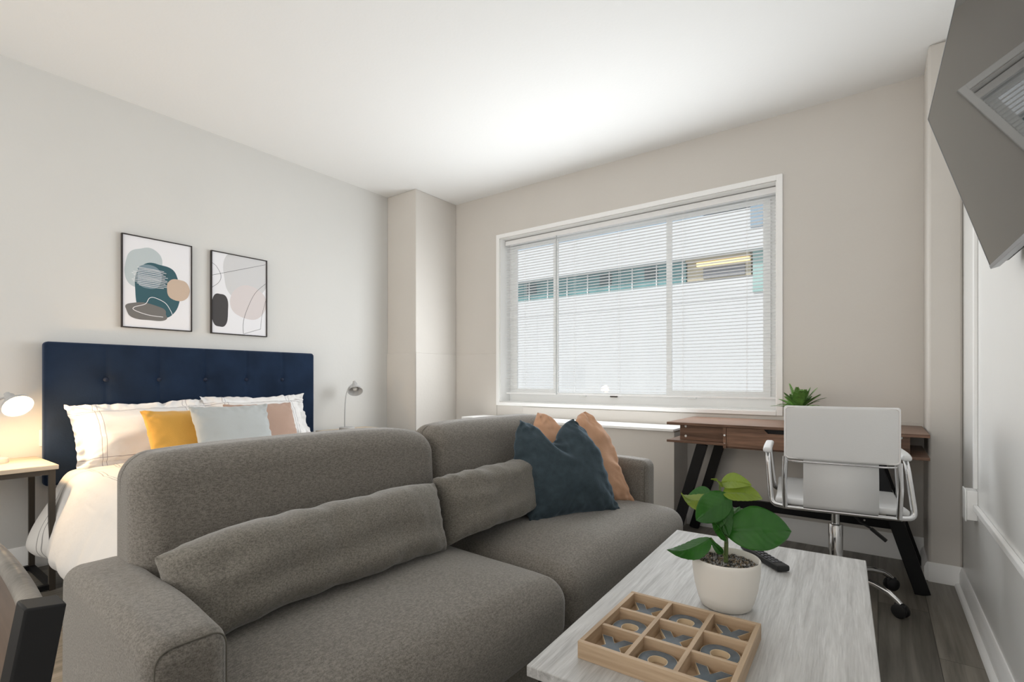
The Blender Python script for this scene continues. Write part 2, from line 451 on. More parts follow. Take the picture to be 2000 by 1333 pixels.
for nm, a, b in (('sash', gx0 + .05, m1 + .03), ('sash', m2 - .03, gx1 - .05)):
    zz0, zz1 = gz0 + .08, gz1 - .05
    s = join(box(a, a + .04, FY0 - .018, FY0 - .001, zz0, zz1), box(b - .045, b, FY0 - .018, FY0 - .001, zz0, zz1),
             box(a + .04, b - .045, FY0 - .017, FY0 - .001, zz0, zz0 + .035), box(a + .04, b - .045, FY0 - .017, FY0 - .001, zz1 - .03, zz1))
    obj(nm, s, M_frame, win)
for x in (-2.0, -1.72, -1.1):
    obj('latch', box(x - .03, x + .03, FY0 - .03, FY0 - .01, gz0 + .055, gz0 + .068), M_nsf if x == -1.72 else M_frame, win, bevel=.003)
mg, n_, b_, L_ = base('window_glass')
n_.nodes.remove(b_); tr = n_.nodes.new('ShaderNodeBsdfTransparent'); gl = n_.nodes.new('ShaderNodeBsdfGlossy'); gl.inputs['Roughness'].default_value = .02
tr.inputs[0].default_value = (.95, .97, .97, 1)
mxs = n_.nodes.new('ShaderNodeMixShader'); mxs.inputs[0].default_value = .05
L_.new(tr.outputs[0], mxs.inputs[1]); L_.new(gl.outputs[0], mxs.inputs[2]); L_.new(mxs.outputs[0], n_.nodes['Material Output'].inputs[0])
obj('pane', box(gx0 + .05, gx1 - .05, FY0 + .012, FY0 + .016, gz0 + .07, gz1 - .04), mg, win)

# venetian blind
bl = thing('venetian_blind', 'white open venetian blind hanging inside the window recess', 'blind', (-1.65, YB + .085, OZ1 - .006))
bx0, bx1 = OX0 + .014, OX1 - .012
by = YB + .085
obj('headrail', W(bl, box(bx0 - .003, bx1 + .003, by - .02, by + .02, OZ1 - .052, OZ1 - .012)), M_blind, bl, bevel=.002)
S = []
zt, zb = OZ1 - .075, OZ0 + .105
ns = 56
for i in range(ns):
    z = zt + (zb - zt) * i / (ns - 1)
    prof = [(-.0125, -.0004), (-.006, .0013), (0, .0019), (.006, .0013), (.0125, -.0004)]
    V = [Vector((x, by + d, z + e + (-d) * .07)) for x in (bx0, bx1) for d, e in prof] + [Vector((x, by + d, z + e + (-d) * .07 - .0007)) for x in (bx0, bx1) for d, e in prof]
    F = [(j, j + 1, 5 + j + 1, 5 + j) for j in range(4)] + [(10 + j, 15 + j, 15 + j + 1, 10 + j + 1) for j in range(4)] + [(0, 5, 15, 10), (4, 14, 19, 9)]
    S.append((V, F))
obj('slats', W(bl, join(*S)), M_blind, bl, smooth=0)
obj('bottom_rail', W(bl, box(bx0, bx1, by - .012, by + .012, zb - .032, zb - .018)), M_blind, bl, bevel=.003)
for x in (-2.55, -2.05, -1.65, -1.15, -.72):
    obj('ladder_cord', W(bl, join(tube([(x, by - .014, zb - .02), (x, by - .014, OZ1 - .04)], .0009, 6),
                                  tube([(x, by + .014, zb - .02), (x, by + .014, OZ1 - .04)], .0009, 6))), M_blind, bl)
obj('tilt_wand', W(bl, tube([(-2.215, by - .028, OZ0 + .075), (-2.215, by - .028, OZ1 - .05)], .0042, 8)), mat('clear_grey_wand', (.45, .48, .48), .25), bl)
obj('pull_cord', W(bl, join(tube([(-2.70, by - .026, 1.55), (-2.70, by - .026, OZ1 - .05)], .0012, 6), tube([(-2.68, by - .026, 1.62), (-2.68, by - .026, OZ1 - .05)], .0012, 6))), M_blind, bl)

# outside: the building across the way
M_conc = mat('white_facade', (.66, .66, .67), .8, var=.03, vscale=.8)
M_teal = mat('teal_spandrel_glass', (.14, .29, .30), .25, var=.25, vscale=1.5)
M_grey = mat('grey_blue_glass', (.28, .36, .44), .25, var=.15, vscale=1)
M_beige = mat('beige_balcony', (.55, .48, .36), .8)
M_drk = mat('dark_glazing', (.09, .13, .14), .3)
ext = thing('outside_building', 'white concrete building with a teal window band seen through the blind', 'building', (-6, 12, -4))
FYb = 12.0
obj('facade', W(ext, join(box(-24, 8, FYb, FYb + 4, -4, 2.83), box(-24, 8, FYb + .02, FYb + 4, 2.84, 3.30), box(-24, 8, FYb - .25, FYb + 4, 3.84, 4.74),
                          box(-24, 8, FYb + .5, FYb + 4, 3.30, 3.84), box(-24, 8, FYb + .02, FYb + 4, 5.25, 11))), M_conc, ext)
obj('window_band', W(ext, box(-24, -3.70, FYb + .08, FYb + .5, 3.30, 3.84)), M_teal, ext)
obj('upper_window_band', W(ext, box(-24, -3.3, FYb + .1, FYb + 1, 4.74, 5.25)), M_grey, ext)
for i in range(12, 33): obj('mullion', W(ext, box(-24 + .632 * i - .01, -24 + .632 * i + .012, FYb + .04, FYb + .1, 3.30, 3.84)), M_trim, ext)
for x in (-9.6, -8.3, -5.95, -4.72): obj('opening', W(ext, box(x, x + .34, FYb + .06, FYb + .09, 3.52, 3.80)), M_drk, ext)
obj('wall_lamp', W(ext, box(-9.6, -9.25, FYb - .06, FYb, 2.62, 2.68)), M_drk, ext); obj('downpipe', W(ext, box(-9.5, -9.35, FYb - .06, FYb, 1.7, 2.55)), M_drk, ext)
obj('balcony', W(ext, join(box(-3.68, -2.28, FYb + .12, FYb + .5, 3.36, 3.84), box(-3.68, -2.28, FYb - .02, FYb + .12, 3.78, 3.86))), M_beige, ext)
obj('balcony_recess', W(ext, box(-3.3, -2.4, FYb + .08, FYb + .125, 3.38, 3.62)), mat('grey_recess', (.25, .25, .27), .8), ext)
obj('balcony_lights', W(ext, box(-3.45, -2.3, FYb + .06, FYb + .12, 3.68, 3.76)), mat('warm_strip_light', (.9, .7, .4), .6, emit=(1, .78, .42), estr=1.1), ext)
M_ptp = mat('pale_teal_panel', (.36, .52, .50), .5)
obj('side_panel', W(ext, box(-2.22, -1.6, FYb - .02, FYb + .1, 2.95, 3.84)), M_ptp, ext); obj('upper_side_panel', W(ext, box(-2.22, -1.6, FYb - .27, FYb - .2, 4.3, 5.25)), M_grey, ext)
struct('ground_outside', box(-40, 20, 4.2, 40, -4.1, -4), mat('pavement', (.3, .3, .3), .9))

# ------------------------------------------------------------------ sofa
sofa = thing('sofa', 'grey brown two cushion fabric sofa behind the coffee table', 'sofa', (-.92, .300, 0), R(-1.5))
SL = 2.06; AW = .120
def arm_fn(side):
    def f(p, q):
        y = p.y; z = p.z
        puff = .006 * (1 - q.x * q.x) * (1 - q.z * q.z)
        y += math.copysign(puff, q.y) if abs(q.y) > .5 else 0
        z += .006 * (1 - q.x ** 2) * (1 if q.z > .5 else 0)
        z += (.003 * nz(p.x * 7, p.y * 9, 3)) if q.z > .5 else 0
        if side == 0 and q.z > 0: z += -.012 * max(0, q.x) ** 3
        return Vector((p.x, y, z))
    return f
for side, (y0, y1, zt_) in enumerate(((0, AW, .600), (SL - AW, SL, .640))):
    a = obj('arm', rbox(-.575, 0, y0 - (.006 if side == 0 else 0), y1, .10, zt_, .036, (16, 5, 14), 6, arm_fn(side)), M_sofa, sofa, smooth=80)
    # piped seam round the front panel and along the top edges
    loop = arc_path([(-.006, y0 + .006, .12), (-.006, y0 + .006, zt_ - .016), (-.006, y1 - .006, zt_ - .016), (-.006, y1 - .006, .12)], .03, 8)
    s1 = tube([(p.x - .004, p.y, p.z - .002) for p in loop], .0016, 6)
    s2 = tube([(x, y0 + .001, zt_ - .030 + .002 * math.sin(x * 9)) for x in [-.50 + .03 * i for i in range(16)]], .0013, 6)
    obj('seam', join(s1, s2) if side == 0 else s1, M_seam, a)
def seat_fn(c):
    def f(p, q):
        x, y, z = p
        if q.z > 0:
            z += .060 * (1 - abs(q.y) ** 4) * (1 - max(0, q.x) ** 3 * .75) * max(0, q.z) ** .7
            z += .004 * nz(x * 5, y * 5, c) * q.z
        x += .016 * (1 - q.y ** 2) * max(0, q.x) * (1 - q.z ** 2)
        y -= math.copysign(.004, q.y) * (abs(q.y) > .9) * (1 - q.z)
        return Vector((x, y, z))
    return f
for i, (y0, y1) in enumerate(((.010, 1.030), (1.031, SL - .008))):
    obj('seat_cushion', rbox(-.42, .150, y0, y1, .235, .415, .062, (18, 22, 6), 7, seat_fn(i)), M_sofa, sofa, smooth=80)
def back_fn(c):
    def f(p, q):
        x, y, z = p
        z += .014 * (1 - q.y ** 4) * (q.z > 0) * q.z
        x += .014 * (1 - q.y ** 4) * (1 - q.z ** 2) * max(0, q.x)
        x -= .014 * max(0, q.z) * (x > -.5)
        y += .006 * (1 - q.z ** 2) * (math.copysign(1, q.y) if abs(q.y) > .8 else 0) * 0
        x += .002 * nz(y * 5, z * 5, c)
        if q.z > 0: z -= (.032 * max(0, q.y) ** 9 + .010 * max(0, q.y) ** 3 if c == 0 else .014 * max(0, -q.y) ** 10 + .06 * max(0, q.y) ** 8) * q.z
        return Vector((x, y, z))
    return f
for i, (y0, y1) in enumerate(((AW - .032, 1.010), (1.004, SL - AW - .085))):
    obj('back_cushion', rbox(-.585, -.395, y0, y1, .24, .842, .062, (8, 20, 14), 7, back_fn(i)), M_sofa, sofa, smooth=80)
obj('base', rbox(-.56, .09, .02, SL - .02, .11, .245, .012, (4, 4, 2), 3), M_sofa, sofa)
for x in (-.50, .03):
    for y in (.08, SL - .08):
        obj('leg', lathe([(.014, 0), (.022, .115)], 16, (x, y, 0)), M_black, sofa)

def place(o, M): o.matrix_world = M
sofaM = Matrix.Translation((-.92, .300, 0)) @ Matrix.Rotation(R(-1.5), 4, 'Z')
def cushion(name, shp, mt, label, cat, M, group=None):
    o = obj(name, shp, mt, smooth=85); tag(o, label, cat, group); place(o, M); return o
def PM(loc, normal_yaw, tilt, roll=0.0):
    """pillow whose front (-y side) faces world yaw (deg); tilt leans the top back"""
    return Matrix.Translation(loc) @ Matrix.Rotation(R(normal_yaw + 90), 4, 'Z') @ Matrix.Rotation(R(-tilt), 4, 'X') @ Matrix.Rotation(R(roll), 4, 'Y')

def bolster(seed, w_):
    V, F = pillow(w_, .225, .185, seed, pinch=.03, p=4.5, q=.5, wr=.007, n=90, m=26)
    out = []
    for v in V:
        e = abs(v.x) / (w_ / 2)
        f = .0035 * nz(v.x * 16 + seed, v.z * 5, v.y * 4) + .005 * max(0, e - .55) * nz(v.x * 34, v.z * 12, seed)
        n_ = Vector((0, v.y, v.z)); n_ = n_.normalized() if n_.length > 1e-4 else n_
        out.append(v + n_ * f * 2.0 + Vector((0, 0, -(.035 if v.x < 0 and seed == 2 else .012) * e ** 3)))
    return out, F
for sd, yc, wb, lab in ((2, .495, .800, 'long grey brown lumbar bolster beside the near sofa arm'), (5, 1.335, .88, 'grey brown lumbar bolster partly behind the blue pillow')):
    M = sofaM @ Matrix.Translation((-.285, yc, .576 if sd == 2 else .588)) @ Matrix.Rotation(R(90), 4, 'Z') @ Matrix.Rotation(R(-16), 4, 'X')
    cushion('bolster', bolster(sd, wb), M_bolst, lab, 'cushion', M, 'lumbar bolsters on the sofa')

M_blue = mat('slate_blue_linen', (.040, .058, .070), .85, bump=.2, bscale=300, var=.15, vscale=40, sheen=.35, spec=.2, sheencol=(.6, .8, 1))
M_peach = mat('peach_cotton', (.56, .33, .21), .85, bump=.15, bscale=300, sheen=.25, spec=.2)
M_yellow = mat('mustard_velvet', (.62, .34, .07), .75, bump=.1, bscale=200, sheen=.5, spec=.2)
M_ltgrey = mat('pale_grey_velvet', (.42, .44, .44), .75, bump=.1, bscale=200, sheen=.4, spec=.2)
M_tan = mat('dusty_tan_velvet', (.42, .29, .23), .8, bump=.1, bscale=200, sheen=.3, spec=.2)
cushion('throw_pillow', pillow(.45, .42, .20, 3, pinch=.10, chop=.085, pull=1.1, shear=.07, wr=.015, n=64), M_blue,
        'slate blue throw pillow with a dented top at the far end of the sofa', 'pillow', PM((-1.05, 1.84, .650), -27, 18, 1), 'throw pillows on the sofa')
cushion('throw_pillow', pillow(.47, .445, .15, 8, pinch=.09, chop=.09, pull=1.2, shear=.055, wr=.016, n=56), M_peach,
        'peach throw pillow standing behind the slate blue one', 'pillow', PM((-1.10, 2.04, .662), -32, 20, 0), 'throw pillows on the sofa')

# ------------------------------------------------------------------ bed
bed = thing('bed', 'queen bed with tall navy button tufted headboard against the left wall', 'bed', (-3.66, 1.486, 0))
HY0, HY1 = .686, 2.286
btn_y = [HY0 + .2667 * k for k in range(1, 6)]
def hb_fn(p, q):
    x, y, z = p
    if q.x > .3:
        g = 0
        for by_ in btn_y: g += .007 * math.exp(-((y - by_) / .008) ** 2)
        for bz in (1.02, .76):
            for by_ in btn_y: g += .018 * math.exp(-(((y - by_) ** 2 + (z - bz) ** 2) / .0009))
        x -= g; x += .012 * max(0, 1 - q.y ** 6) * max(0, 1 - q.z ** 6)
        x += .002 * nz(y * 6, z * 6, 2)
    return Vector((x, y, z))
hbd = obj('headboard', W(bed, rbox(-3.69, -3.62, HY0, HY1, .44, 1.228, .022, (4, 150, 70), 4, hb_fn)), M_navy, bed, smooth=80)
for bz in (1.02, .76):
    for by_ in btn_y:
        obj('button', W(bed, xf(lathe([(0, -.004), (.012, -.002), (.013, .002), (.009, .006), (0, .008)], 16), axis_M((-3.626, by_, bz), (1, 0, 0)))), M_btn, hbd)
obj('frame', W(bed, join(box(-3.66, -1.62, .76, .80, .20, .32), box(-3.66, -1.62, 2.17, 2.21, .20, .32), box(-1.66, -1.62, .76, 2.21, .20, .32))), M_nsf, bed, bevel=.004)
for x, y in ((-3.655, .80), (-3.655, 2.17), (-1.68, .80), (-1.68, 2.17)):
    obj('leg', W(bed, box(x - .02, x + .02, y - .02, y + .02, 0, .45 if x < -3 else .2)), M_nsf, bed)
mt_ = obj('mattress', rbox(-3.60, -1.66, .765, 2.21, .325, .515, .05, (6, 6, 3), 5), mat('tan_mattress', (.50, .38, .27), .9), smooth=80)
tag(mt_, 'tan mattress edge showing under the pillows at the head of the bed', 'mattress')
def duv_fn(p, q):
    x, y, z = p
    dn = max(0, (.50 - z) / .36)
    near = y < 1.4
    out = .115 * math.sin(min(1, dn) * PI * .55) ** 1.2
    # pushed in where the nightstand leg stands
    if near:
        out *= 1 - .72 * math.exp(-((x + 3.19) / .055) ** 2)
        out *= min(1, (x + 3.44) / .10 * .9 + .3) if x < -3.34 else 1
    y += -out if near else out
    fold = .010 * nz(x * 9, z * 2, 1) + .005 * nz(x * 24, z * 3, 4)
    if q.z < .9 and abs(q.y) > .8: y += fold * (2.0 * dn + .4)
    if q.z > .5: z += .010 * nz(x * 4, y * 5, 1) + .006 * nz(x * 11 + y * 5, y * 9, 6) + .012 * (1 - q.y ** 2) + .02 * math.exp(-((x + 3.05) / .12) ** 2) * 0
    if dn > .8: z += .02 * nz(x * 6, 0, 2) - .05 * max(0, -(x + 3.3) ) * 0
    return Vector((x, y, z))
dv = rbox(-3.46, -1.60, .700, 2.275, .14, .548, .085, (70, 40, 26), 6, duv_fn)
dv = (dv[0], [f for f in dv[1] if not all(dv[0][i].z < .20 and abs(dv[0][i].y - 1.48) < .72 for i in f)])
M_duvet = striped('white_duvet_cotton', (.72, .70, .67), (.30, .29, .28), [(1, [.79, .805, .90, .915, .985, 1.07, 1.085, 1.16, 1.30, 1.75, 1.77, 2.0]), (0, [-3.28, -3.262])], wob=.10, width=.0016)
dvo = obj('duvet', dv, M_duvet, smooth=85, solid=.008); tag(dvo, 'white striped duvet draped over the bed down to the floor side', 'duvet')

M_sham = striped('white_pillow_cotton', (.78, .77, .76), (.32, .30, .32), [(0, [-.235, -.215, .215, .235]), (2, [-.132, .132, .145])], wob=.016, width=.0014)
cushion('bed_pillow', pillow(.70, .40, .17, 11, pinch=.06, flange=.045, wr=.026, n=56), M_sham,
        'white bed pillow with grey stitched border, lit by the lamp, left half of the bed', 'pillow', PM((-3.44, 1.10, .713), 0, 27, -1.5), 'white bed pillows')
cushion('bed_pillow', pillow(.72, .40, .17, 14, pinch=.09, flange=.045, wr=.026, n=56), M_sham,
        'white bed pillow at the window side of the navy headboard', 'pillow', PM((-3.45, 1.775, .732), 0, 25, 0), 'white bed pillows')
cushion('accent_pillow', pillow(.44, .36, .13, 21, pinch=.07, wr=.010), M_yellow,
        'mustard yellow cushion leaning on the lamp side bed pillow', 'pillow', PM((-3.17, 1.225, .690), 0, 28, 0), 'coloured cushions on the bed')
cushion('accent_pillow', pillow(.45, .36, .13, 25, pinch=.06, wr=.010), M_tan,
        'dusty tan cushion half hidden behind the pale grey cushion', 'pillow', PM((-3.24, 1.685, .700), 0, 24, 0), 'coloured cushions on the bed')
cushion('accent_pillow', pillow(.44, .36, .14, 28, pinch=.07, wr=.012), M_ltgrey,
        'pale grey cushion in front of all the other bed cushions', 'pillow', PM((-3.02, 1.40, .705), 0, 24, 0), 'coloured cushions on the bed')

# ------------------------------------------------------------------ nightstands and lamps
def nightstand(y0, y1, x0, x1, zt_, label):
    t = thing('nightstand', label, 'nightstand', ((x0 + x1) / 2, (y0 + y1) / 2, 0), 0, 'nightstands beside the bed')
    obj('top', W(t, box(x0, x1, y0, y1, zt_ - .022, zt_)), M_ns, t, bevel=.003)
    s = .024; i = .010
    for x in (x0 + i, x1 - i - s):
        for y in (y0 + i, y1 - i - s):
            obj('leg', W(t, box(x, x + s, y, y + s, 0, zt_ - .022)), M_nsf, t, bevel=.001)
    for nm, za, zb_ in (('top_rail', zt_ - .046, zt_ - .022), ('floor_rail', .006, .030)):
        obj(nm, W(t, join(box(x0 + i + s, x1 - i - s, y0 + i, y0 + i + s, za, zb_), box(x0 + i + s, x1 - i - s, y1 - i - s, y1 - i, za, zb_),
                          box(x1 - i - s, x1 - i, y0 + i + s, y1 - i - s, za, zb_), box(x0 + i, x0 + i + s, y0 + i + s, y1 - i - s, za, zb_))), M_nsf if za > .1 else M_black, t)
    return t
nightstand(.18, .662, -3.67, -3.215, .607, 'light oak topped metal nightstand under the lit lamp')
nightstand(2.325, 2.81, -3.67, -3.215, .607, 'nightstand at the window side of the bed, mostly hidden by the sofa')

M_lamp = mat('grey_lamp_metal', (.46, .46, .46), .4)
M_lampin = mat('lamp_inside_white', (.72, .72, .70), .5)
def desk_lamp(label, bx, by_, bz, oc, nrm, lit):
    t = thing('table_lamp', label, 'lamp', (bx, by_, bz), 0, 'small gooseneck lamps on the nightstands')
    obj('base', W(t, lathe([(.0, 0), (.060, 0), (.062, .006), (.060, .024), (.052, .027), (0, .027)], 40, (bx, by_, bz))), M_lamp, t)
    n = Vector(nrm).normalized(); oc = Vector(oc); k = oc - n * .085
    st = Vector((bx, by_ - .02, bz + .02)); c1 = st + Vector((0, 0, (k.z - st.z) * .62))
    pts = []
    for i in range(15):
        u = i / 14; pts.append(st * (1 - u) ** 2 + c1 * 2 * u * (1 - u) + k * u * u)
    c2 = Vector((st.x, st.y, k.z - .01))
    pts = [st * (1 - u) ** 3 + c1 * 3 * u * (1 - u) ** 2 + c2 * 3 * u * u * (1 - u) + k * u ** 3 for u in [i / 14 for i in range(15)]]
    obj('gooseneck', W(t, tube(pts, .0048, 10)), M_lamp, t)
    Mx = axis_M(k, n)
    sh = obj('shade', W(t, xf(lathe([(.018, -.005), (.021, .0), (.022, .025), (.034, .040), (.052, .060), (.060, .085), (.0575, .085), (.049, .062), (.031, .043), (.019, .028), (.0, .026)], 40), Mx)), M_lamp, t)
    obj('switch_knob', W(t, xf(lathe([(.010, -.026), (.012, -.024), (.012, -.010), (.018, -.005), (0, -.004)], 20), Mx)), M_lamp, sh)
    if lit:
        mb = mat('glowing_bulb', (1, .9, .75), .5, emit=(1.0, .80, .55), estr=26)
        Mb = axis_M(k + n * .060, n)
        obj('bulb', W(t, xf(lathe([(0, -.03), (.014, -.028), (.034, -.006), (.0545, .018), (.047, .026), (.025, .033), (0, .035)], 32), Mb)), mb, t, smooth=90)
        light('lamp_bulb', 'POINT', k + n * .135, (0, 0, 0), 11, (1.0, .66, .34), shadow_soft_size=.03)
    else:
        Mb = axis_M(k + n * .045, n)
        obj('bulb', W(t, xf(lathe([(0, -.02), (.012, -.018), (.022, .006), (.016, .022), (0, .027)], 24), Mb)), M_lampin, t, smooth=90)
desk_lamp('lit gooseneck lamp glowing warmly at the left end of the headboard', -3.50, .47, .607, (-3.38, .545, .890), (.62, .18, -.42), True)
desk_lamp('unlit grey gooseneck lamp between the headboard and the corner', -3.50, 2.50, .607, (-3.49, 2.575, .922), (.58, -.32, -.75), False)
# cable of the lit lamp
cab = obj('power_cord', join(tube([(-3.60 + .02 * math.sin(i * .9), .50 - .012 * i + .004 * math.sin(i * 2), .585 - .018 * i if i < 12 else .585 - .018 * 12 - (i - 12) * .045) for i in range(20)], .0035, 8),
      tube([(-3.42 + .09 * math.cos(a * .33), .44 + .055 * math.sin(a * .33), .004) for a in range(16)], .0035, 8)), M_blackp)
tag(cab, 'black cord hanging and looping on the floor under the lit nightstand', 'cord')
pl = thing('wall_outlet', 'white outlet plate on the wall beside the headboard above the nightstand', 'outlet', (XA, .71, .70))
obj('plate', W(pl, box(XA, XA + .007, .680, .745, .655, .745)), M_trim, pl, bevel=.002)
obj('socket', W(pl, box(XA + .007, XA + .009, .695, .730, .67, .73)), M_frame, pl, bevel=.001)

# ------------------------------------------------------------------ pictures
def flat_mat(name, col, rough=.7): return mat(name, col, rough)
M_frb = mat('thin_black_frame', (.018, .014, .014), .4)
M_paper = mat('white_print_paper', (.80, .80, .83), .5)
def blob(cx, cy, rx, ry, sq=2.3, rot=0.0, seed=0, wob=.04, n=72, cut=None):
    P = []
    for i in range(n):
        a = 2 * PI * i / n; c, s = math.cos(a), math.sin(a)
        k = (abs(c) ** sq + abs(s) ** sq) ** (-1 / sq) * (1 + wob * nz(c * 1.3 + seed, s * 1.3, seed * 2.1))
        x, y = rx * c * k, ry * s * k
        P.append((cx + x * math.cos(rot) - y * math.sin(rot), cy + x * math.sin(rot) + y * math.cos(rot)))
    return P
def picture(y0, y1, z0, z1, label, art):
    t = thing('framed_picture', label, 'picture', (XA, (y0 + y1) / 2, (z0 + z1) / 2), 0, 'abstract prints above the headboard')
    f = .006; d = .022
    obj('frame', W(t, join(box(XA, XA + d, y0, y0 + f, z0, z1), box(XA, XA + d, y1 - f, y1, z0, z1), box(XA, XA + d, y0 + f, y1 - f, z0, z0 + f), box(XA, XA + d, y0 + f, y1 - f, z1 - f, z1))), M_frb, t, bevel=.0008)
    pr = obj('print', W(t, box(XA + .004, XA + .015, y0 + f, y1 - f, z0 + f, z1 - f)), M_paper, t)
    w_, h_ = y1 - y0 - 2 * f, z1 - z0 - 2 * f
    lay = 0
    for kind, m_, data in art:
        lay += 1
        x = XA + .015 + .00012 * lay
        if kind == 'fill':
            data = [(max(0, min(1, a)), max(0, min(1, b))) for a, b in data]
            V = [Vector((x, y0 + f + a * w_, z0 + f + b * h_)) for a, b in data]; F = [tuple(range(len(V)))]
        else:
            V, F = [], []
            for ln, wd in data:
                pts = [Vector((x, y0 + f + max(0, min(1, a)) * w_, z0 + f + max(0, min(1, b)) * h_)) for a, b in ln]
                b0 = len(V)
                for i, p in enumerate(pts):
                    tt = (pts[min(i + 1, len(pts) - 1)] - pts[max(0, i - 1)]).normalized(); nn = Vector((0, -tt.z, tt.y)) * wd / 2
                    V += [p + nn, p - nn]
                F += [(b0 + 2 * i, b0 + 2 * i + 1, b0 + 2 * i + 3, b0 + 2 * i + 2) for i in range(len(pts) - 1)]
        obj('painted_shape' if kind == 'fill' else 'drawn_line', W(t, (V, F)), m_, pr, smooth=0)
a_lb = flat_mat('print_pale_blue', (.49, .55, .57)); a_mb = flat_mat('print_mid_blue', (.20, .28, .33)); a_teal = flat_mat('print_teal', (.040, .105, .130))
a_tan = flat_mat('print_tan', (.56, .44, .35)); a_gr = flat_mat('print_grey', (.17, .165, .16)); a_wh = flat_mat('print_white', (.82, .82, .84)); a_ink = flat_mat('print_ink', (.05, .05, .06))
a_pg = flat_mat('print_pale_grey', (.62, .62, .63)); a_pk = flat_mat('print_pale_pink', (.67, .62, .62)); a_ch = flat_mat('print_charcoal', (.065, .062, .065)); a_nv = flat_mat('print_navy', (.035, .05, .075))
def spline(P, n=10):
    out = []
    P = [P[0]] + list(P) + [P[-1]]
    for i in range(1, len(P) - 2):
        for k in range(n):
            t = k / n
            out.append(tuple(.5 * (2 * P[i][c] + (P[i + 1][c] - P[i - 1][c]) * t + (2 * P[i - 1][c] - 5 * P[i][c] + 4 * P[i + 1][c] - P[i + 2][c]) * t * t + (-P[i - 1][c] + 3 * P[i][c] - 3 * P[i + 1][c] + P[i + 2][c]) * t ** 3) for c in (0, 1)))
    out.append(P[-2]); return out
hatch = [([(.20 + .035 * math.sin(i * 1.3) + .012 * (6 - abs(i - 6)) * -1, .665 - .0175 * i), (.44, .660 - .0175 * i + .006 * math.sin(i)), (.64 + .03 * math.sin(i * 2.1) - .008 * abs(i - 7), .655 - .0175 * i)], .0030) for i in range(12)]
hatch2 = [([(.22 + .03 * math.sin(i * 2.3), .656 - .0175 * i), (.42, .652 - .0175 * i), (.62 + .03 * math.sin(i * 1.1), .643 - .0175 * i)], .0012) for i in range(12)]
picture(1.044, 1.428, 1.338, 1.908, 'thin black framed print with teal, tan and pale blue shapes', [
    ('fill', a_lb, blob(.30, .66, .27, .235, 2.3, .2, 1, .12)),
    ('fill', a_teal, blob(.49, .435, .315, .30, 2.9, .0, 4, .16)),
    ('fill', a_mb, [(max(.205, min(.56, a)), b) for a, b in blob(.36, .575, .19, .135, 2.2, .0, 2, .05)]),
    ('line', a_wh, hatch), ('line', a_ink, hatch2),
    ('fill', a_tan, blob(.80, .465, .175, .125, 2.4, .0, 3, .08)),
    ('fill', a_gr, blob(.33, .175, .30, .095, 2.2, -.04, 6, .16)),
    ('line', a_wh, [(spline([(.57, .135), (.35, .145), (.16, .185), (.16, .22), (.31, .265), (.37, .335), (.45, .345), (.60, .30), (.68, .22), (.71, .17)]), .0035)])])
picture(1.546, 1.934, 1.338, 1.908, 'thin black framed print with black ink lines and a charcoal oval', [
    ('fill', a_pg, [(a, min(1.0, b)) for a, b in blob(.62, .80, .41, .36, 2.4, .25, 9, .10)]),
    ('fill', a_pk, blob(.66, .42, .34, .215, 2.2, .0, 12, .08)),
    ('fill', a_ch, blob(.14, .285, .145, .205, 2.8, -.02, 5, .08)),
    ('line', a_ink, [([(0, .705), (.99, .955)], .0022), (spline([(0, .86), (.08, .82), (.155, .72), (.12, .63), (0, .555)]), .0022),
                     (spline([(.56, .01), (.56, .16), (.63, .33), (.78, .55), (.99, .70)]), .0022), (spline([(.57, .01), (.73, .05), (.89, .09)]), .0022), (spline([(.89, .09), (.92, .28), (.99, .47)]), .0018)])])

# ------------------------------------------------------------------ radiator cover
rc = thing('radiator_cover', 'boxed beige radiator cover under the window', 'radiator cover', (-2.2, 3.45, 0))
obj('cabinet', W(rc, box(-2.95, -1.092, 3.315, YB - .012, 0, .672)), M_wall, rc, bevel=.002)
obj('top_board', W(rc, box(-2.96, -1.088, 3.290, YB - .012, .674, .694)), M_trim, rc, bevel=.004)

# ------------------------------------------------------------------ desk
dk = thing('desk', 'walnut veneer desk with black slanted legs below the window corner', 'desk', (-.42, 3.30, 0))
DX0, DX1, DY0, DY1, DZ = -1.045, .196, 3.03, 3.585, .762
obj('desktop', W(dk, box(DX0, DX1, DY0, DY1, DZ - .016, DZ)), M_walnut, dk, bevel=.0015)
for sx0, sx1, px_, in ((DX0, -.70, -.985), (-.155, DX1, .125)):
    c = obj('shelf', W(dk, box(sx0, sx1, DY0, DY1 - .02, .640, .654)), M_walnut, dk, bevel=.0015)
    a, b = (px_, -.72) if sx0 < -.5 else (-.135, px_)
    obj('cubby_panel', W(dk, box(a, b, DY0 + .07, DY0 + .085, .654, DZ - .016)), M_walnut, dk)
    e0 = px_ if sx0 < -.5 else px_ - .016
    for z in (.735, .675):
        x = px_ + .035 if sx0 < -.5 else px_ - .035
        obj('screw_cap', W(dk, xf(lathe([(.0, 0), (.0075, 0), (.0065, .003), (0, .0035)], 16), axis_M((x, DY0 + .069, z), (0, -1, 0)))), M_frame, dk)
for x in (-.72, -.151):
    obj('divider', W(dk, box(x, x + .016, DY0 + .01, DY1 - .02, .625, DZ - .016)), M_walnut, dk)
obj('drawer_case', W(dk, join(box(-.704, -.151, DY0 + .03, DY1 - .02, .625, .637), box(-.704, -.151, DY1 - .035, DY1 - .02, .637, DZ - .016))), M_walnut, dk)
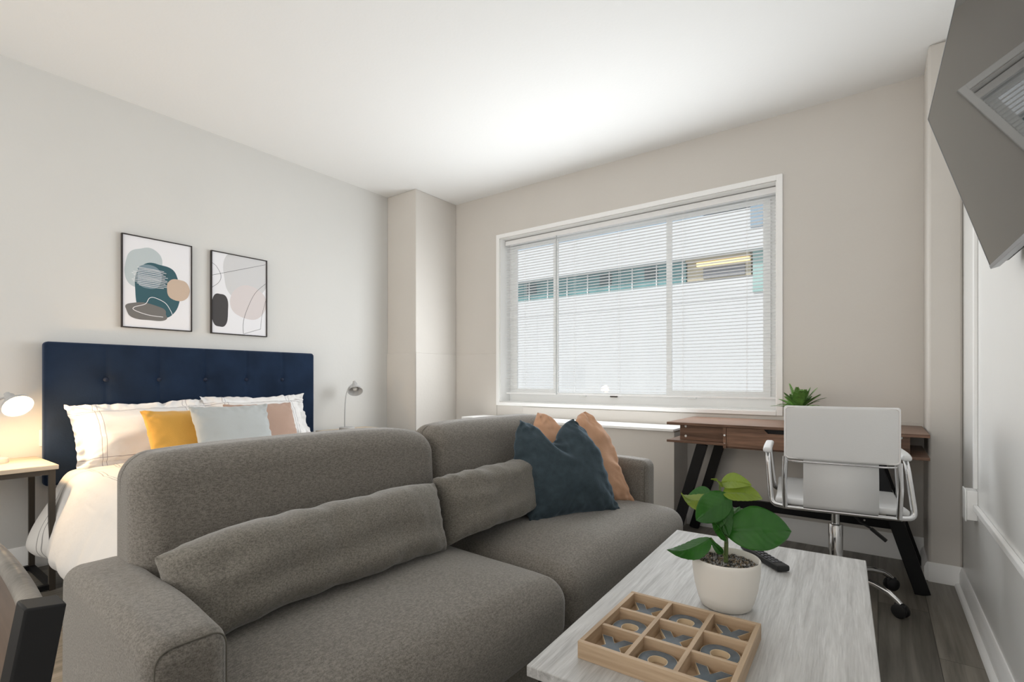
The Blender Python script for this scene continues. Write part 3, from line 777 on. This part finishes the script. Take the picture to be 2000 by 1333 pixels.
dr = obj('drawer', W(dk, join(xf(prism([(-.702, .637), (-.153, .637), (-.153, .744), (-.355, .744), (-.375, .722), (-.488, .722), (-.508, .744), (-.702, .744)], 0, .016),
        Matrix(((1, 0, 0, 0), (0, 0, -1, DY0 + .028), (0, 1, 0, 0), (0, 0, 0, 1)))), box(-.69, -.165, DY0 + .03, DY0 + .30, .640, .646))), M_walnut, dk, smooth=0)
obj('handle_recess', W(dk, box(-.520, -.345, DY0 + .034, DY0 + .040, .716, .745)), M_blackp, dr)
obj('screw_cap', W(dk, xf(lathe([(.0, 0), (.006, 0), (.005, .003), (0, .003)], 16), axis_M((-.712, DY0 + .009, .70), (0, -1, 0)))), M_frame, dk)
obj('screw_cap', W(dk, xf(lathe([(.0, 0), (.006, 0), (.005, .003), (0, .003)], 16), axis_M((-.712, DY0 + .009, .65), (0, -1, 0)))), M_frame, dk)
for y in (DY0 + .03, DY1 - .06):
    for xt, xb in ((-.84, -1.025), (-.025, .172)):
        obj('leg', W(dk, bar((xt, y, .64), (xb, y, .0), .060, .028, (0, 1, 0))), M_black, dk, bevel=.003)
for x in (-.955, .10):
    obj('side_rail', W(dk, box(x - .014, x + .014, DY0 + .03, DY1 - .05, .235, .285)), M_black, dk, bevel=.002)
obj('stretcher', W(dk, box(-.955, .10, 3.30, 3.328, .232, .288)), M_black, dk, bevel=.002)
obj('screw', W(dk, xf(lathe([(.0, 0), (.006, 0), (.005, .003), (0, .003)], 16), axis_M((-.06, 3.299, .262), (0, -1, 0)))), M_chrome, dk)

# fern on the desk
fern = thing('potted_fern', 'small green fern in a dark pot on the desk behind the office chair', 'plant', (-.375, 3.36, DZ))
fern.rotation_euler = (0, 0, 0)
obj('pot', lathe([(0, 0), (.036, 0), (.048, .07), (.050, .075), (.045, .075), (.042, .068), (0, .066)], 32), M_black, fern)
M_fern = mat('fern_green', (.10, .22, .04), .6, var=.45, vscale=25)
V, F = [], []
for k in range(38):
    a = k * 2.4; el = .5 + .95 * random.random(); L_r = random.uniform(.12, .18)
    d = Vector((math.cos(a), math.sin(a) * .9, 0)); pts = []
    for i in range(15):
        u = i / 14
        pts.append(Vector((0, 0, .068)) + d * (L_r * u * math.cos(el) * 1.15) + Vector((0, 0, L_r * (u * math.sin(el) * 1.15 - .38 * u * u * (1.3 - el * .6)))))
    sd = d.cross(Vector((0, 0, 1))).normalized()
    for i in range(1, 15):
        p = pts[i]; tg = (pts[i] - pts[i - 1]).normalized(); ln = .025 * math.sin(PI * (.12 + .86 * i / 15)) + .004
        for s in (-1, 1):
            b0 = len(V); ax = (sd * s + tg * .45).normalized(); wd = tg * .0048
            up = sd.cross(tg) * .002
            V += [p - wd, p + wd, p + ax * ln * .6 + wd * 1.0 + up, p + ax * ln, p + ax * ln * .6 - wd * 1.0 + up]
            F.append((b0, b0 + 1, b0 + 2, b0 + 3, b0 + 4))
    tb = tube(pts, .0009, 5); b0 = len(V); V += tb[0]; F += [tuple(i + b0 for i in f) for f in tb[1]]
obj('fronds', (V, F), M_fern, fern, smooth=0)

# ------------------------------------------------------------------ office chair
oc = thing('office_chair', 'white leatherette and chrome swivel chair pushed up to the desk', 'chair', (-.165, 2.86, 0), R(6.6))
def rrect(x0, x1, z0, z1, r, n=6):
    P = []
    for cx, cz, a0 in ((x1 - r, z1 - r, 0), (x0 + r, z1 - r, 90), (x0 + r, z0 + r, 180), (x1 - r, z0 + r, 270)):
        for i in range(n + 1):
            a = R(a0 + 90 * i / n); P.append((cx + r * math.cos(a), cz + r * math.sin(a)))
    return P
def toXZ(p, y): return [Vector((v.x, y - v.z, v.y)) for v in p[0]], p[1]
bpn = rbox(-.213, .213, -.013, .013, .662, .903, .0125, (16, 1, 8), 4, lambda p, q: Vector((p.x, p.y - .262 - .018 * (1 - q.x ** 2) * 1.0 + .03 * max(0, 1 - q.z) * 0, p.z)))
bk = obj('backrest', bpn, M_white_l, oc, smooth=70)
obj('backrest_piping', tube([(x, -.262 - .013 - .018 * (1 - (x / .213) ** 2), z) for x, z in rrect(-.207, .207, .668, .897, .015)], .0028, 8, closed=True), mat('white_piping', (.75, .73, .72), .5), bk)
sling = []
for i in range(25):
    u = i / 24
    if u < .62: z = .665 - (.665 - .455) * (u / .62); y = -.270 - .010 * math.sin(u / .62 * PI)
    else:
        a = (u - .62) / .38 * PI / 2; y = -.270 + .07 * math.sin(a) ; z = .455 - .022 * math.sin(a)
    sling.append((y, z))
V = []; F = []
for y, z in sling:
    V += [Vector((-.137, y, z)), Vector((.137, y, z))]
F = [(2 * i, 2 * i + 1, 2 * i + 3, 2 * i + 2) for i in range(len(sling) - 1)]
obj('back_sling', (V, F), M_white_l, oc, solid=.010)
st_fn = lambda p, q: Vector((p.x, p.y, p.z - .030 * math.exp(-((p.y - .0) / .16) ** 2) * (1 - .3 * q.x ** 2) + .012 * max(0, q.y) ** 2))
obj('seat', rbox(-.250, .250, -.235, .275, .448, .478, .014, (12, 14, 1), 4, st_fn), M_white_l, oc, smooth=70)
obj('seat_frame', join(tube([(-.215, -.252, .438), (.215, -.252, .438)], .009, 12), tube([(-.215, .22, .432), (.215, .22, .432)], .009, 12),
                       tube([(-.215, -.252, .438), (-.215, .22, .432)], .009, 12), tube([(.215, -.252, .438), (.215, .22, .432)], .009, 12)), M_chrome, oc)
obj('cross_bar', tube(arc_path([(-.205, -.262, .655), (-.16, -.295, .655), (.16, -.295, .655), (.205, -.262, .655)], .03), .0038, 10), M_chrome, oc)
for s in (-1, 1):
    tx = .240 if s > 0 else -.283
    obj('back_post', tube([(s * .208, -.252, .438), (s * .212, -.258, .56), (s * .208, -.262, .672)], .0115, 14), M_chrome, oc)
    ar = obj('arm_tube', tube(arc_path([(s * .208, -.250, .440), (s * .266, -.225, .442), (tx, -.19, .68), (tx, .06, .685), (s * .266, .16, .44), (s * .215, .20, .436)], .065, 8), .0115, 14), M_chrome, oc)
    obj('arm_pad', rbox(tx - .019, tx + .019, -.212, .06, .683, .707, .011, (2, 8, 1), 4, lambda p, q: Vector((p.x, p.y, p.z - .010 * max(0, -q.y) ** 4))), M_white_l, ar, smooth=70)
mech = join(rbox(-.085, .085, -.10, .09, .400, .432, .012, (3, 3, 1), 3), box(-.13, .13, -.07, .05, .424, .436), lathe([(.045, .385), (.055, .402)], 20))
mc = obj('tilt_mechanism', mech, M_blackp, oc)
obj('lever', join(tube([(.06, -.05, .40), (.09, -.07, .365), (.13, -.085, .345)], .005, 8), bar((.13, -.085, .345), (.185, -.10, .300), .020, .011)), M_blackp, mc)
obj('gas_lift', lathe([(.0, .32), (.018, .32), (.018, .40), (0, .40)], 24), M_chrome, oc)
obj('column_sleeve', lathe([(.028, .10), (.030, .11), (.030, .325), (.026, .330), (.0, .330)], 28), M_chrome, oc)
obj('hub', lathe([(.0, .075), (.045, .078), (.045, .105), (.032, .118), (0, .12)], 24), M_chrome, oc)
for k in range(5):
    a = R(-31.6 - 6.6 + 72 * k); d = Vector((math.cos(a), math.sin(a), 0)); pr_ = Vector((-d.y, d.x, 0))
    pts = [d * r + Vector((0, 0, z)) for r, z in ((.03, .100), (.10, .106), (.18, .102), (.24, .088), (.272, .068), (.285, .056))]
    lg = obj('base_arm', tube(pts, [.015, .014, .013, .012, .0115, .011], 14), M_chrome, oc)
    c = d * .285
    cs = join(xf(lathe([(0, -.010), (.023, -.010), (.029, -.006), (.029, .003), (.024, .006), (0, .006)], 24), axis_M(c + pr_ * .014 + Vector((0, 0, .0295)), pr_)),
              xf(lathe([(0, -.006), (.024, -.006), (.029, -.003), (.029, .006), (.023, .010), (0, .010)], 24), axis_M(c - pr_ * .014 + Vector((0, 0, .0295)), pr_)),
              xf(rbox(-.024, .024, -.008, .008, .024, .060, .007, (1, 1, 1), 3), Matrix.Translation(c) @ Matrix.Rotation(a, 4, 'Z')))
    obj('caster', cs, M_blackp, lg)

# ------------------------------------------------------------------ coffee table
TA, TB, TCn, TD = Vector((-.566, .822, 0)), Vector((-.616, 1.903, 0)), Vector((-.031, 1.930, 0)), Vector((.019, .849, 0))
ct = thing('coffee_table', 'pale grey wood grain coffee table with black frame', 'coffee table', (-.2985, 1.376, 0), R(2.65))
tw, tl, TZ = .586, 1.082, .45
obj('tabletop', box(-tw / 2, tw / 2, -tl / 2, tl / 2, TZ - .022, TZ), M_table, ct, bevel=.002)
for x in (-tw / 2 + .03, tw / 2 - .03):
    for y in (-tl / 2 + .03, tl / 2 - .03):
        obj('leg', box(x - .013, x + .013, y - .013, y + .013, 0, TZ - .022), M_black, ct, bevel=.001)
obj('top_frame', join(box(-tw / 2 + .017, -tw / 2 + .043, -tl / 2 + .043, tl / 2 - .043, TZ - .048, TZ - .022), box(tw / 2 - .043, tw / 2 - .017, -tl / 2 + .043, tl / 2 - .043, TZ - .048, TZ - .022),
    box(-tw / 2 + .043, tw / 2 - .043, -tl / 2 + .017, -tl / 2 + .043, TZ - .048, TZ - .022), box(-tw / 2 + .043, tw / 2 - .043, tl / 2 - .043, tl / 2 - .017, TZ - .048, TZ - .022)), M_black, ct)

# noughts and crosses set
bd = thing('tic_tac_toe_tray', 'square pine nine compartment game tray on the coffee table', 'board game', (-.3515, 1.0565, TZ), R(1.2))
BS = .296; bt = .010; bh = .035
obj('tray_floor', box(-BS / 2 + .002, BS / 2 - .002, -BS / 2 + .002, BS / 2 - .002, 0, .004), M_pine, bd)
h2 = BS / 2
M_pineY = wood('natural_pine_y', (.36, .25, .155), (.54, .40, .27), .55, 'Y', 1.2, .12)
for x0, x1, y0, y1 in ((-h2, h2, -h2, -h2 + bt), (-h2, h2, h2 - bt, h2)):
    obj('rim', box(x0, x1, y0, y1, 0, bh), M_pine, bd, bevel=.0008)
for x in (-h2, h2 - bt):
    obj('rim', box(x, x + bt, -h2 + bt, h2 - bt, 0, bh), M_pineY, bd, bevel=.0008)
cell = (BS - 2 * bt - 2 * .009) / 3
c1 = -h2 + bt + cell; c2 = c1 + .009 + cell
for c_ in (c1, c2):
    obj('divider', box(c_, c_ + .009, -h2 + bt, h2 - bt, .004, bh - .001), M_pineY, bd)
for c_ in (c1, c2):
    for a, b in ((-h2 + bt, c1), (c1 + .009, c2), (c2 + .009, h2 - bt)):
        obj('divider', box(a, b, c_, c_ + .009, .004, bh - .002), M_pine, bd)
def xpoly(r, w_):
    P = []
    a = w_ / 2
    pts = [(0, a * 1.25), (r - a * 1.0, r), (r, r), (r, r - a * 1.0)]
    q = r; k = w_ * .5
    P = [(0, k * 1.1), (q - w_ * .95, q), (q, q), (q, q - .004), (k * 1.35, 0)]
    top = [(0, k * 1.1), (q - w_ * 1.05, q), (q, q - .0), (k * 1.2, 0)]
    out = []
    for sx, sy in ((1, 1), (1, -1), (-1, -1), (-1, 1)):
        seg = [(sx * x, sy * y) for x, y in ((0, k * 1.1), (q - w_ * 1.0, q), (q, q), (k * 1.3, 0))]
        if sx * sy < 0: seg = seg[::-1]
        out += seg[:-1]
    return out
def piece(kind, gx, gy, label):
    xs = [-h2 + bt + cell / 2 + i * (cell + .009) for i in range(3)]
    Mw = Matrix.Translation((-.3515, 1.0565, TZ)) @ Matrix.Rotation(R(1.2), 4, 'Z')
    p = Mw @ Vector((xs[gx], xs[gy], .0045))
    jit = R({0: 3, 1: -4, 2: 2}[(gx * 2 + gy) % 3])
    t = thing('cross_piece' if kind == 'X' else 'nought_piece', label, 'game piece', p, R(1.2) + jit * (1 if kind == 'X' else 0), 'noughts and crosses in the tray')
    if kind == 'X':
        obj('body', prism(xpoly(.0365, .024), 0, .0125), M_edge, t, smooth=0)
        obj('painted_face', prism([(x * .955 , y * .955) for x, y in xpoly(.0362, .0225)], .0126, .0131), M_slate, t, smooth=0)
    else:
        obj('body', ringp(.0375, .0175, 0, .0125, 56, 2.25), M_edge, t)
        obj('painted_face', ringp(.0362, .0190, .0126, .0131, 56, 2.25), M_slate, t)
rown = ['front', 'middle', 'back']; coln = ['sofa side', 'centre', 'desk side']
lab = {(0, 2): 'slate cross in the far corner compartment on the sofa side', (1, 2): 'slate nought in the back row compartment between two crosses',
       (2, 2): 'slate cross in the back compartment right in front of the white pot', (0, 1): 'slate nought in the middle row on the sofa side of the tray',
       (1, 1): 'slate cross in the central compartment of the tray', (2, 1): 'dark slate nought in the middle row on the side away from the sofa',
       (0, 0): 'slate cross in the near corner compartment on the sofa side', (1, 0): 'slate nought in the front row compartment between two crosses',
       (2, 0): 'slate cross in the near corner compartment away from the sofa, cut by the frame edge'}
for gx in range(3):
    for gy in range(3):
        piece('X' if (gx + gy) % 2 == 0 else 'O', gx, gy, lab[(gx, gy)])

# ------------------------------------------------------------------ potted plant on the coffee table
m, n, b, L = base('glossy_leaf')
tc = n.nodes.new('ShaderNodeTexCoord'); t1 = n.nodes.new('ShaderNodeTexNoise'); t1.inputs['Scale'].default_value = 22
L.new(tc.outputs['Object'], t1.inputs[0]); rr = n.nodes.new('ShaderNodeValToRGB')
rr.color_ramp.elements[0].color = (.018, .085, .014, 1); rr.color_ramp.elements[1].color = (.045, .17, .025, 1)
L.new(t1.outputs[0], rr.inputs[0]); L.new(rr.outputs[0], b.inputs['Base Color']); b.inputs['Roughness'].default_value = .24
tl_ = n.nodes.new('ShaderNodeBsdfTranslucent'); tl_.inputs[0].default_value = (.10, .42, .02, 1)
mx_ = n.nodes.new('ShaderNodeMixShader'); mx_.inputs[0].default_value = .28
L.new(b.outputs[0], mx_.inputs[1]); L.new(tl_.outputs[0], mx_.inputs[2]); L.new(mx_.outputs[0], n.nodes['Material Output'].inputs[0])
M_leaf = m
M_leafy = m.copy(); M_leafy.name = 'young_yellow_green_leaf'
for nd in M_leafy.node_tree.nodes:
    if nd.type == 'VALTORGB':
        nd.color_ramp.elements[0].color = (.13, .22, .03, 1); nd.color_ramp.elements[1].color = (.30, .38, .07, 1)
    if nd.type == 'BSDF_TRANSLUCENT': nd.inputs[0].default_value = (.62, .70, .06, 1)
PX, PY = -.311, 1.341
pp = thing('potted_plant', 'broad leaved green plant in a white ceramic pot on the coffee table', 'plant', (PX, PY, TZ), R(36.2))
prof = [(0, 0), (.054, 0), (.060, .004), (.066, .020), (.074, .050), (.079, .085), (.0805, .112), (.0805, .120), (.0785, .122), (.0765, .120), (.0765, .100), (.0, .098)]
obj('pot', lathe(prof, 64), M_pot, pp, smooth=50)
P1, P2, P3 = [], [], []
for i in range(950):
    a = random.uniform(0, 2 * PI); r_ = .0765 * math.sqrt(random.random()) * .985
    s = random.uniform(.0018, .0036); q = Euler((random.random() * 6, random.random() * 6, random.random() * 6)).to_matrix()
    c = Vector((r_ * math.cos(a), r_ * math.sin(a), .1035 + random.uniform(-.0015, .0035)))
    vs = [Vector(v) for v in ((1, 0, 0), (-1, 0, 0), (0, .8, 0), (0, -.8, 0), (0, 0, .65), (0, 0, -.65))]
    fs = [(0, 2, 4), (2, 1, 4), (1, 3, 4), (3, 0, 4), (2, 0, 5), (1, 2, 5), (3, 1, 5), (0, 3, 5)]
    (P1, P2, P3)[i % 3].append(([c + q @ (v * s * 1.35) for v in vs], fs))
g = join(*(P1 + P2 + P3))
mats3 = [mat('dark_gravel', (.05, .045, .04), .35), mat('tan_gravel', (.24, .18, .12), .4), mat('grey_gravel', (.30, .29, .28), .35)]
go = obj('gravel', g, mats3, pp, smooth=0, sub=0); go['kind'] = 'stuff'
for i, pl_ in enumerate(go.data.polygons): pl_.material_index = (0 if i < 8 * len(P1) else (1 if i < 8 * (len(P1) + len(P2)) else 2))
obj('soil', lathe([(0, .0985), (.0762, .0985), (.0762, .1015), (0, .1025)], 32), mats3[0], pp)
px = .00131
def L3(u, v, d=0.0):   # pixels right / up of the stem foot, depth in m (+ away), pot frame
    return Vector(((u - 1427) * px, d, (1090 - v) * px + .118))
stem_pts = [L3(1427, 1098), L3(1428, 1060), L3(1426, 1030), L3(1421, 995), L3(1417, 965), L3(1415, 948)]
M_stem = mat('green_stem', (.10, .14, .04), .5)
stem_o = obj('stem', tube(stem_pts, [.0055, .005, .0045, .004, .003, .0025], 10), M_stem, pp, smooth=80)
def leaf(base_, tip, side, width, fold=.25, droop=.0, m_=None, wave=.06, petiole=None, fat=.42):
    base_ = Vector(base_); tip = Vector(tip); ax = tip - base_; ln = ax.length; t = ax.normalized()
    s = Vector(side); s = (s - t * s.dot(t)).normalized(); n_ = s.cross(t)
    V, F = [], []; NU, NV = 40, 18
    for i in range(NU + 1):
        u = i / NU
        wv = math.sin(PI * u ** (.78 if fat < .5 else 1.0)) ** .72 * (1 - .25 * u)
        if u > .9: wv *= (1 - ((u - .9) / .1) ** 2 * .6)
        c = base_ + ax * u + n_ * (droop * ln * math.sin(PI * u * .9)) * 1.0
        for j in range(NV + 1):
            v = -1 + 2 * j / NV
            h_ = fold * abs(v) ** 1.3 * width / 2 * wv + wave * width * .5 * math.sin(u * 15 + abs(v) * 1.5) * abs(v) * .35 * wv
            h_ -= .0016 * (abs(v) < .05)
            h_ += .0016 * math.sin((u * 9 - abs(v) * 2.2) * 2 * PI * .5) ** 6 * (1 if abs(v) > .05 else 0) * wv
            V.append(c + s * (v * width / 2 * wv) + n_ * h_)
    for i in range(NU):
        for j in range(NV):
            a = i * (NV + 1) + j; F.append((a, a + 1, a + NV + 2, a + NV + 1))
    o = obj('leaf', (V, F), m_ or M_leaf, pp, smooth=80, solid=.0007)
    if petiole: obj('petiole', tube([petiole, (Vector(petiole) + base_) / 2 + Vector((0, 0, .004)), base_], .002, 8), M_stem, o)
    return o
Xr, Yf, Zu = Vector((1, 0, 0)), Vector((0, 1, 0)), Vector((0, 0, 1))
# broad right-hand leaf, hanging, its face to the room
leaf(L3(1422, 1038, 0), L3(1537, 1032, -.035), (-.20, -.50, -1), .122, .16, .22, wave=.16, fat=.6, petiole=L3(1428, 1055))
leaf(L3(1430, 1010, .02), L3(1480, 1003, .075), (0, 1, .1), .065, .2, .1, petiole=L3(1425, 1025))
# low left leaf
leaf(L3(1392, 1046, -.02), L3(1302, 1057, -.05), (.1, -.85, -.35), .066, .25, .18, petiole=L3(1426, 1092, -.01))
leaf(L3(1412, 1075, -.025), L3(1381, 1040, -.045), (.6, .2, -.4), .020, .3, .1)
# leaves round the middle of the stem
leaf(L3(1424, 1055, -.01), L3(1387, 1008, -.035), (.6, -.3, -.6), .040, .5, -.1, petiole=L3(1427, 1065))
leaf(L3(1430, 966, -.02), L3(1354, 1004, -.060), (-.35, -.45, -.8), .082, .24, .10, petiole=L3(1419, 980))
leaf(L3(1412, 968, .0), L3(1424, 1042, -.028), (1, -.25, 0), .066, .18, .10, petiole=L3(1419, 985))
leaf(L3(1408, 975, .015), L3(1360, 985, .045), (.2, -.4, -.9), .070, .15, .1, petiole=L3(1420, 985))
leaf(L3(1418, 990, -.01), L3(1395, 1030, -.03), (.9, -.4, .2), .038, .2, .1)
# upper young leaves
leaf(L3(1405, 970, -.01), L3(1332, 952, -.045), (.15, -.75, -.55), .058, .25, .25, M_leafy, petiole=L3(1418, 972))
leaf(L3(1418, 962, -.01), L3(1484, 972, -.035), (0, -.75, -.65), .068, .15, .18, M_leafy, petiole=L3(1417, 968))
leaf(L3(1418, 944, 0), L3(1463, 944, -.04), (0, -.7, -.7), .050, .2, .18, M_leafy, petiole=L3(1415, 950))
leaf(L3(1416, 942, 0), L3(1399, 930, -.035), (.6, -.6, -.5), .036, .3, .1, M_leafy, petiole=L3(1415, 950))

# remote control
rm = thing('remote_control', 'black remote control lying behind the white plant pot', 'remote', (-.292, 1.745, TZ), math.atan2(-.13, .112))
obj('body', rbox(-.105, .105, -.021, .021, 0, .018, .006, (6, 2, 1), 4, lambda p, q: Vector((p.x, p.y * (1 - .10 * abs(q.x) ** 3), p.z + .002 * q.x * q.x))), M_blackp, rm, smooth=60)
M_key = mat('grey_rubber_key', (.10, .10, .11), .5)
for i in range(9):
    for j in range(3):
        obj('key', box(-.085 + i * .0185, -.085 + i * .0185 + .010, -.0145 + j * .0105, -.0145 + j * .0105 + .007, .0182, .0212), M_key, rm, bevel=.001)

# ------------------------------------------------------------------ television
tvY = 2.10; k_ = tvY
p1 = Vector((.0652 * k_, tvY, 1.02 + .4014 * k_)); p2 = Vector((.1367 * k_, tvY, 1.02 + .1614 * k_))
up = (p1 - p2); th = up.length; up.normalize(); nr = Vector((0, 1, 0)).cross(up); nr = nr if nr.x < 0 else -nr
tvw = .945; TVYAW = .9
tv = thing('television', 'large flat television tilted down from a bracket on the right wall', 'television', (p1 + p2) / 2 + Vector((0, -tvw / 2, 0)))
Mt = Matrix.Rotation(R(TVYAW), 4, 'Z') @ Matrix((Vector((0, 1, 0)), up, nr)).transposed().to_4x4()
TT = lambda p: xf(p, Mt)
M_scr = mat('glossy_dark_screen', (.020, .021, .019), .02, spec=.9)
M_sil = mat('silver_grey_bezel', (.30, .31, .33), .3, metal=.6)
obj('screen', TT(box(-tvw / 2 + .002, tvw / 2 - .002, -th / 2 + .012, th / 2 - .002, -.006, 0)), M_scr, tv)
obj('bezel', TT(join(box(-tvw / 2, tvw / 2, -th / 2, -th / 2 + .012, -.02, .002), box(-tvw / 2, tvw / 2, th / 2 - .002, th / 2, -.02, .001),
                     box(-tvw / 2, -tvw / 2 + .002, -th / 2 + .012, th / 2 - .002, -.02, .001), box(tvw / 2 - .002, tvw / 2, -th / 2 + .012, th / 2 - .002, -.02, .001))), [M_sil], tv, bevel=.001)
bd_ = obj('back_housing', TT(rbox(-tvw / 2 + .012, tvw / 2 - .012, -th / 2 + .008, th / 2 - .06, -.045, -.006, .008, (3, 3, 1), 3)), M_black, tv)
obj('vent', TT(join(*[box(-tvw / 2 + .06 + i * .055, -tvw / 2 + .095 + i * .055, -th / 2 + .0065, -th / 2 + .0082, -.034, -.028) for i in range(15)])), M_blackp, bd_)
obj('wall_bracket', TT(join(box(-.12, .12, -.03, .16, -.062, -.045))), M_black, tv)
ctr = (p1 + p2) / 2 + Vector((0, -tvw / 2, 0))
obj('wall_plate', W(tv, join(box(XC - .02, XC, ctr.y - .12, ctr.y + .12, 1.58, 1.86), box(ctr.x + .055, XC - .01, ctr.y - .03, ctr.y + .03, 1.68, 1.76))), M_black, tv)

# surface raceway and outlet on the right wall
struct('trim_3', join(box(XC - .014, XC, 2.845, 2.870, .56, H), box(XC - .004, XC, 2.875, 2.885, .56, H)), M_trim, bevel=.002)
ob = thing('outlet_box', 'surface mounted white outlet box on the right wall above the raceway', 'outlet', (XC, 2.90, .50))
obj('box', W(ob, box(XC - .036, XC, 2.845, 2.925, .425, .55)), M_trim, ob, bevel=.003)
obj('cover_plate', W(ob, box(XC - .041, XC - .036, 2.842, 2.928, .42, .555)), M_frame, ob, bevel=.002)
struct('trim_4', box(XC - .016, XC, YN, 2.845, .470, .494), M_trim, bevel=.003)

# ------------------------------------------------------------------ dining chair at the near left
M_lea = mat('worn_grey_leather', (.16, .145, .125), .38, bump=.12, bscale=60, var=.35, vscale=30)
M_brn = wood('dark_brown_wood', (.055, .035, .024), (.13, .085, .058), .42, 'X', 1.2, .15)
dc = thing('dining_chair', 'dark wood and black metal chair back at the near left', 'chair', (-.68, -.10, 0))
def lean(z): return .088 - (.86 - z) * .16
V = []; F = []
NX = 24
def sect(x):
    cv = -.030 * (1 - ((x + .68) / .20) ** 2)      # gentle curve of the backrest in plan
    return cv * .5
NZ = 8
for side in (0, 1):
    for i in range(NX + 1):
        x = -.875 + .39 * i / NX
        for j in range(NZ + 1):
            z = .58 + (.851 - .58) * j / NZ
            V.append(Vector((x, lean(z) - sect(x) * .6 + (.006 if side else -.007), z)))
st_ = (NX + 1) * (NZ + 1)
for i in range(NX):
    for j in range(NZ):
        a = i * (NZ + 1) + j
        F.append((a, a + NZ + 1, a + NZ + 2, a + 1)); F.append((st_ + a, st_ + a + 1, st_ + a + NZ + 2, st_ + a + NZ + 1))
    a = i * (NZ + 1); F.append((a, st_ + a, st_ + a + NZ + 1, a + NZ + 1)); a += NZ; F.append((a, a + NZ + 1, st_ + a + NZ + 1, st_ + a))
obj('backrest', W(dc, (V, F)), M_brn, dc, smooth=40)
obj('top_strip', W(dc, xf(tube([(-.872 + .384 * i / 20, lean(.852) - sect(-.872 + .384 * i / 20) * .6, .852) for i in range(21)], .0075, 10), Matrix.Identity(4))), M_lea, dc, smooth=80)
for x in (-.485, -.885):
    obj('post', W(dc, bar((x + .011, lean(.864), .864), (x + .011, lean(.45), .45), .022, .025, (1, 0, 0))), M_black, dc, bevel=.0015)
    obj('leg', W(dc, bar((x + .011, lean(.45), .45), (x + .011, .06, 0), .022, .025, (1, 0, 0))), M_black, dc, bevel=.0015)
    obj('leg', W(dc, box(x, x + .022, -.36, -.335, 0, .44)), M_black, dc, bevel=.0015)
obj('seat', W(dc, rbox(-.90, -.46, -.37, .02, .44, .468, .010, (4, 4, 1), 3)), M_brn, dc)
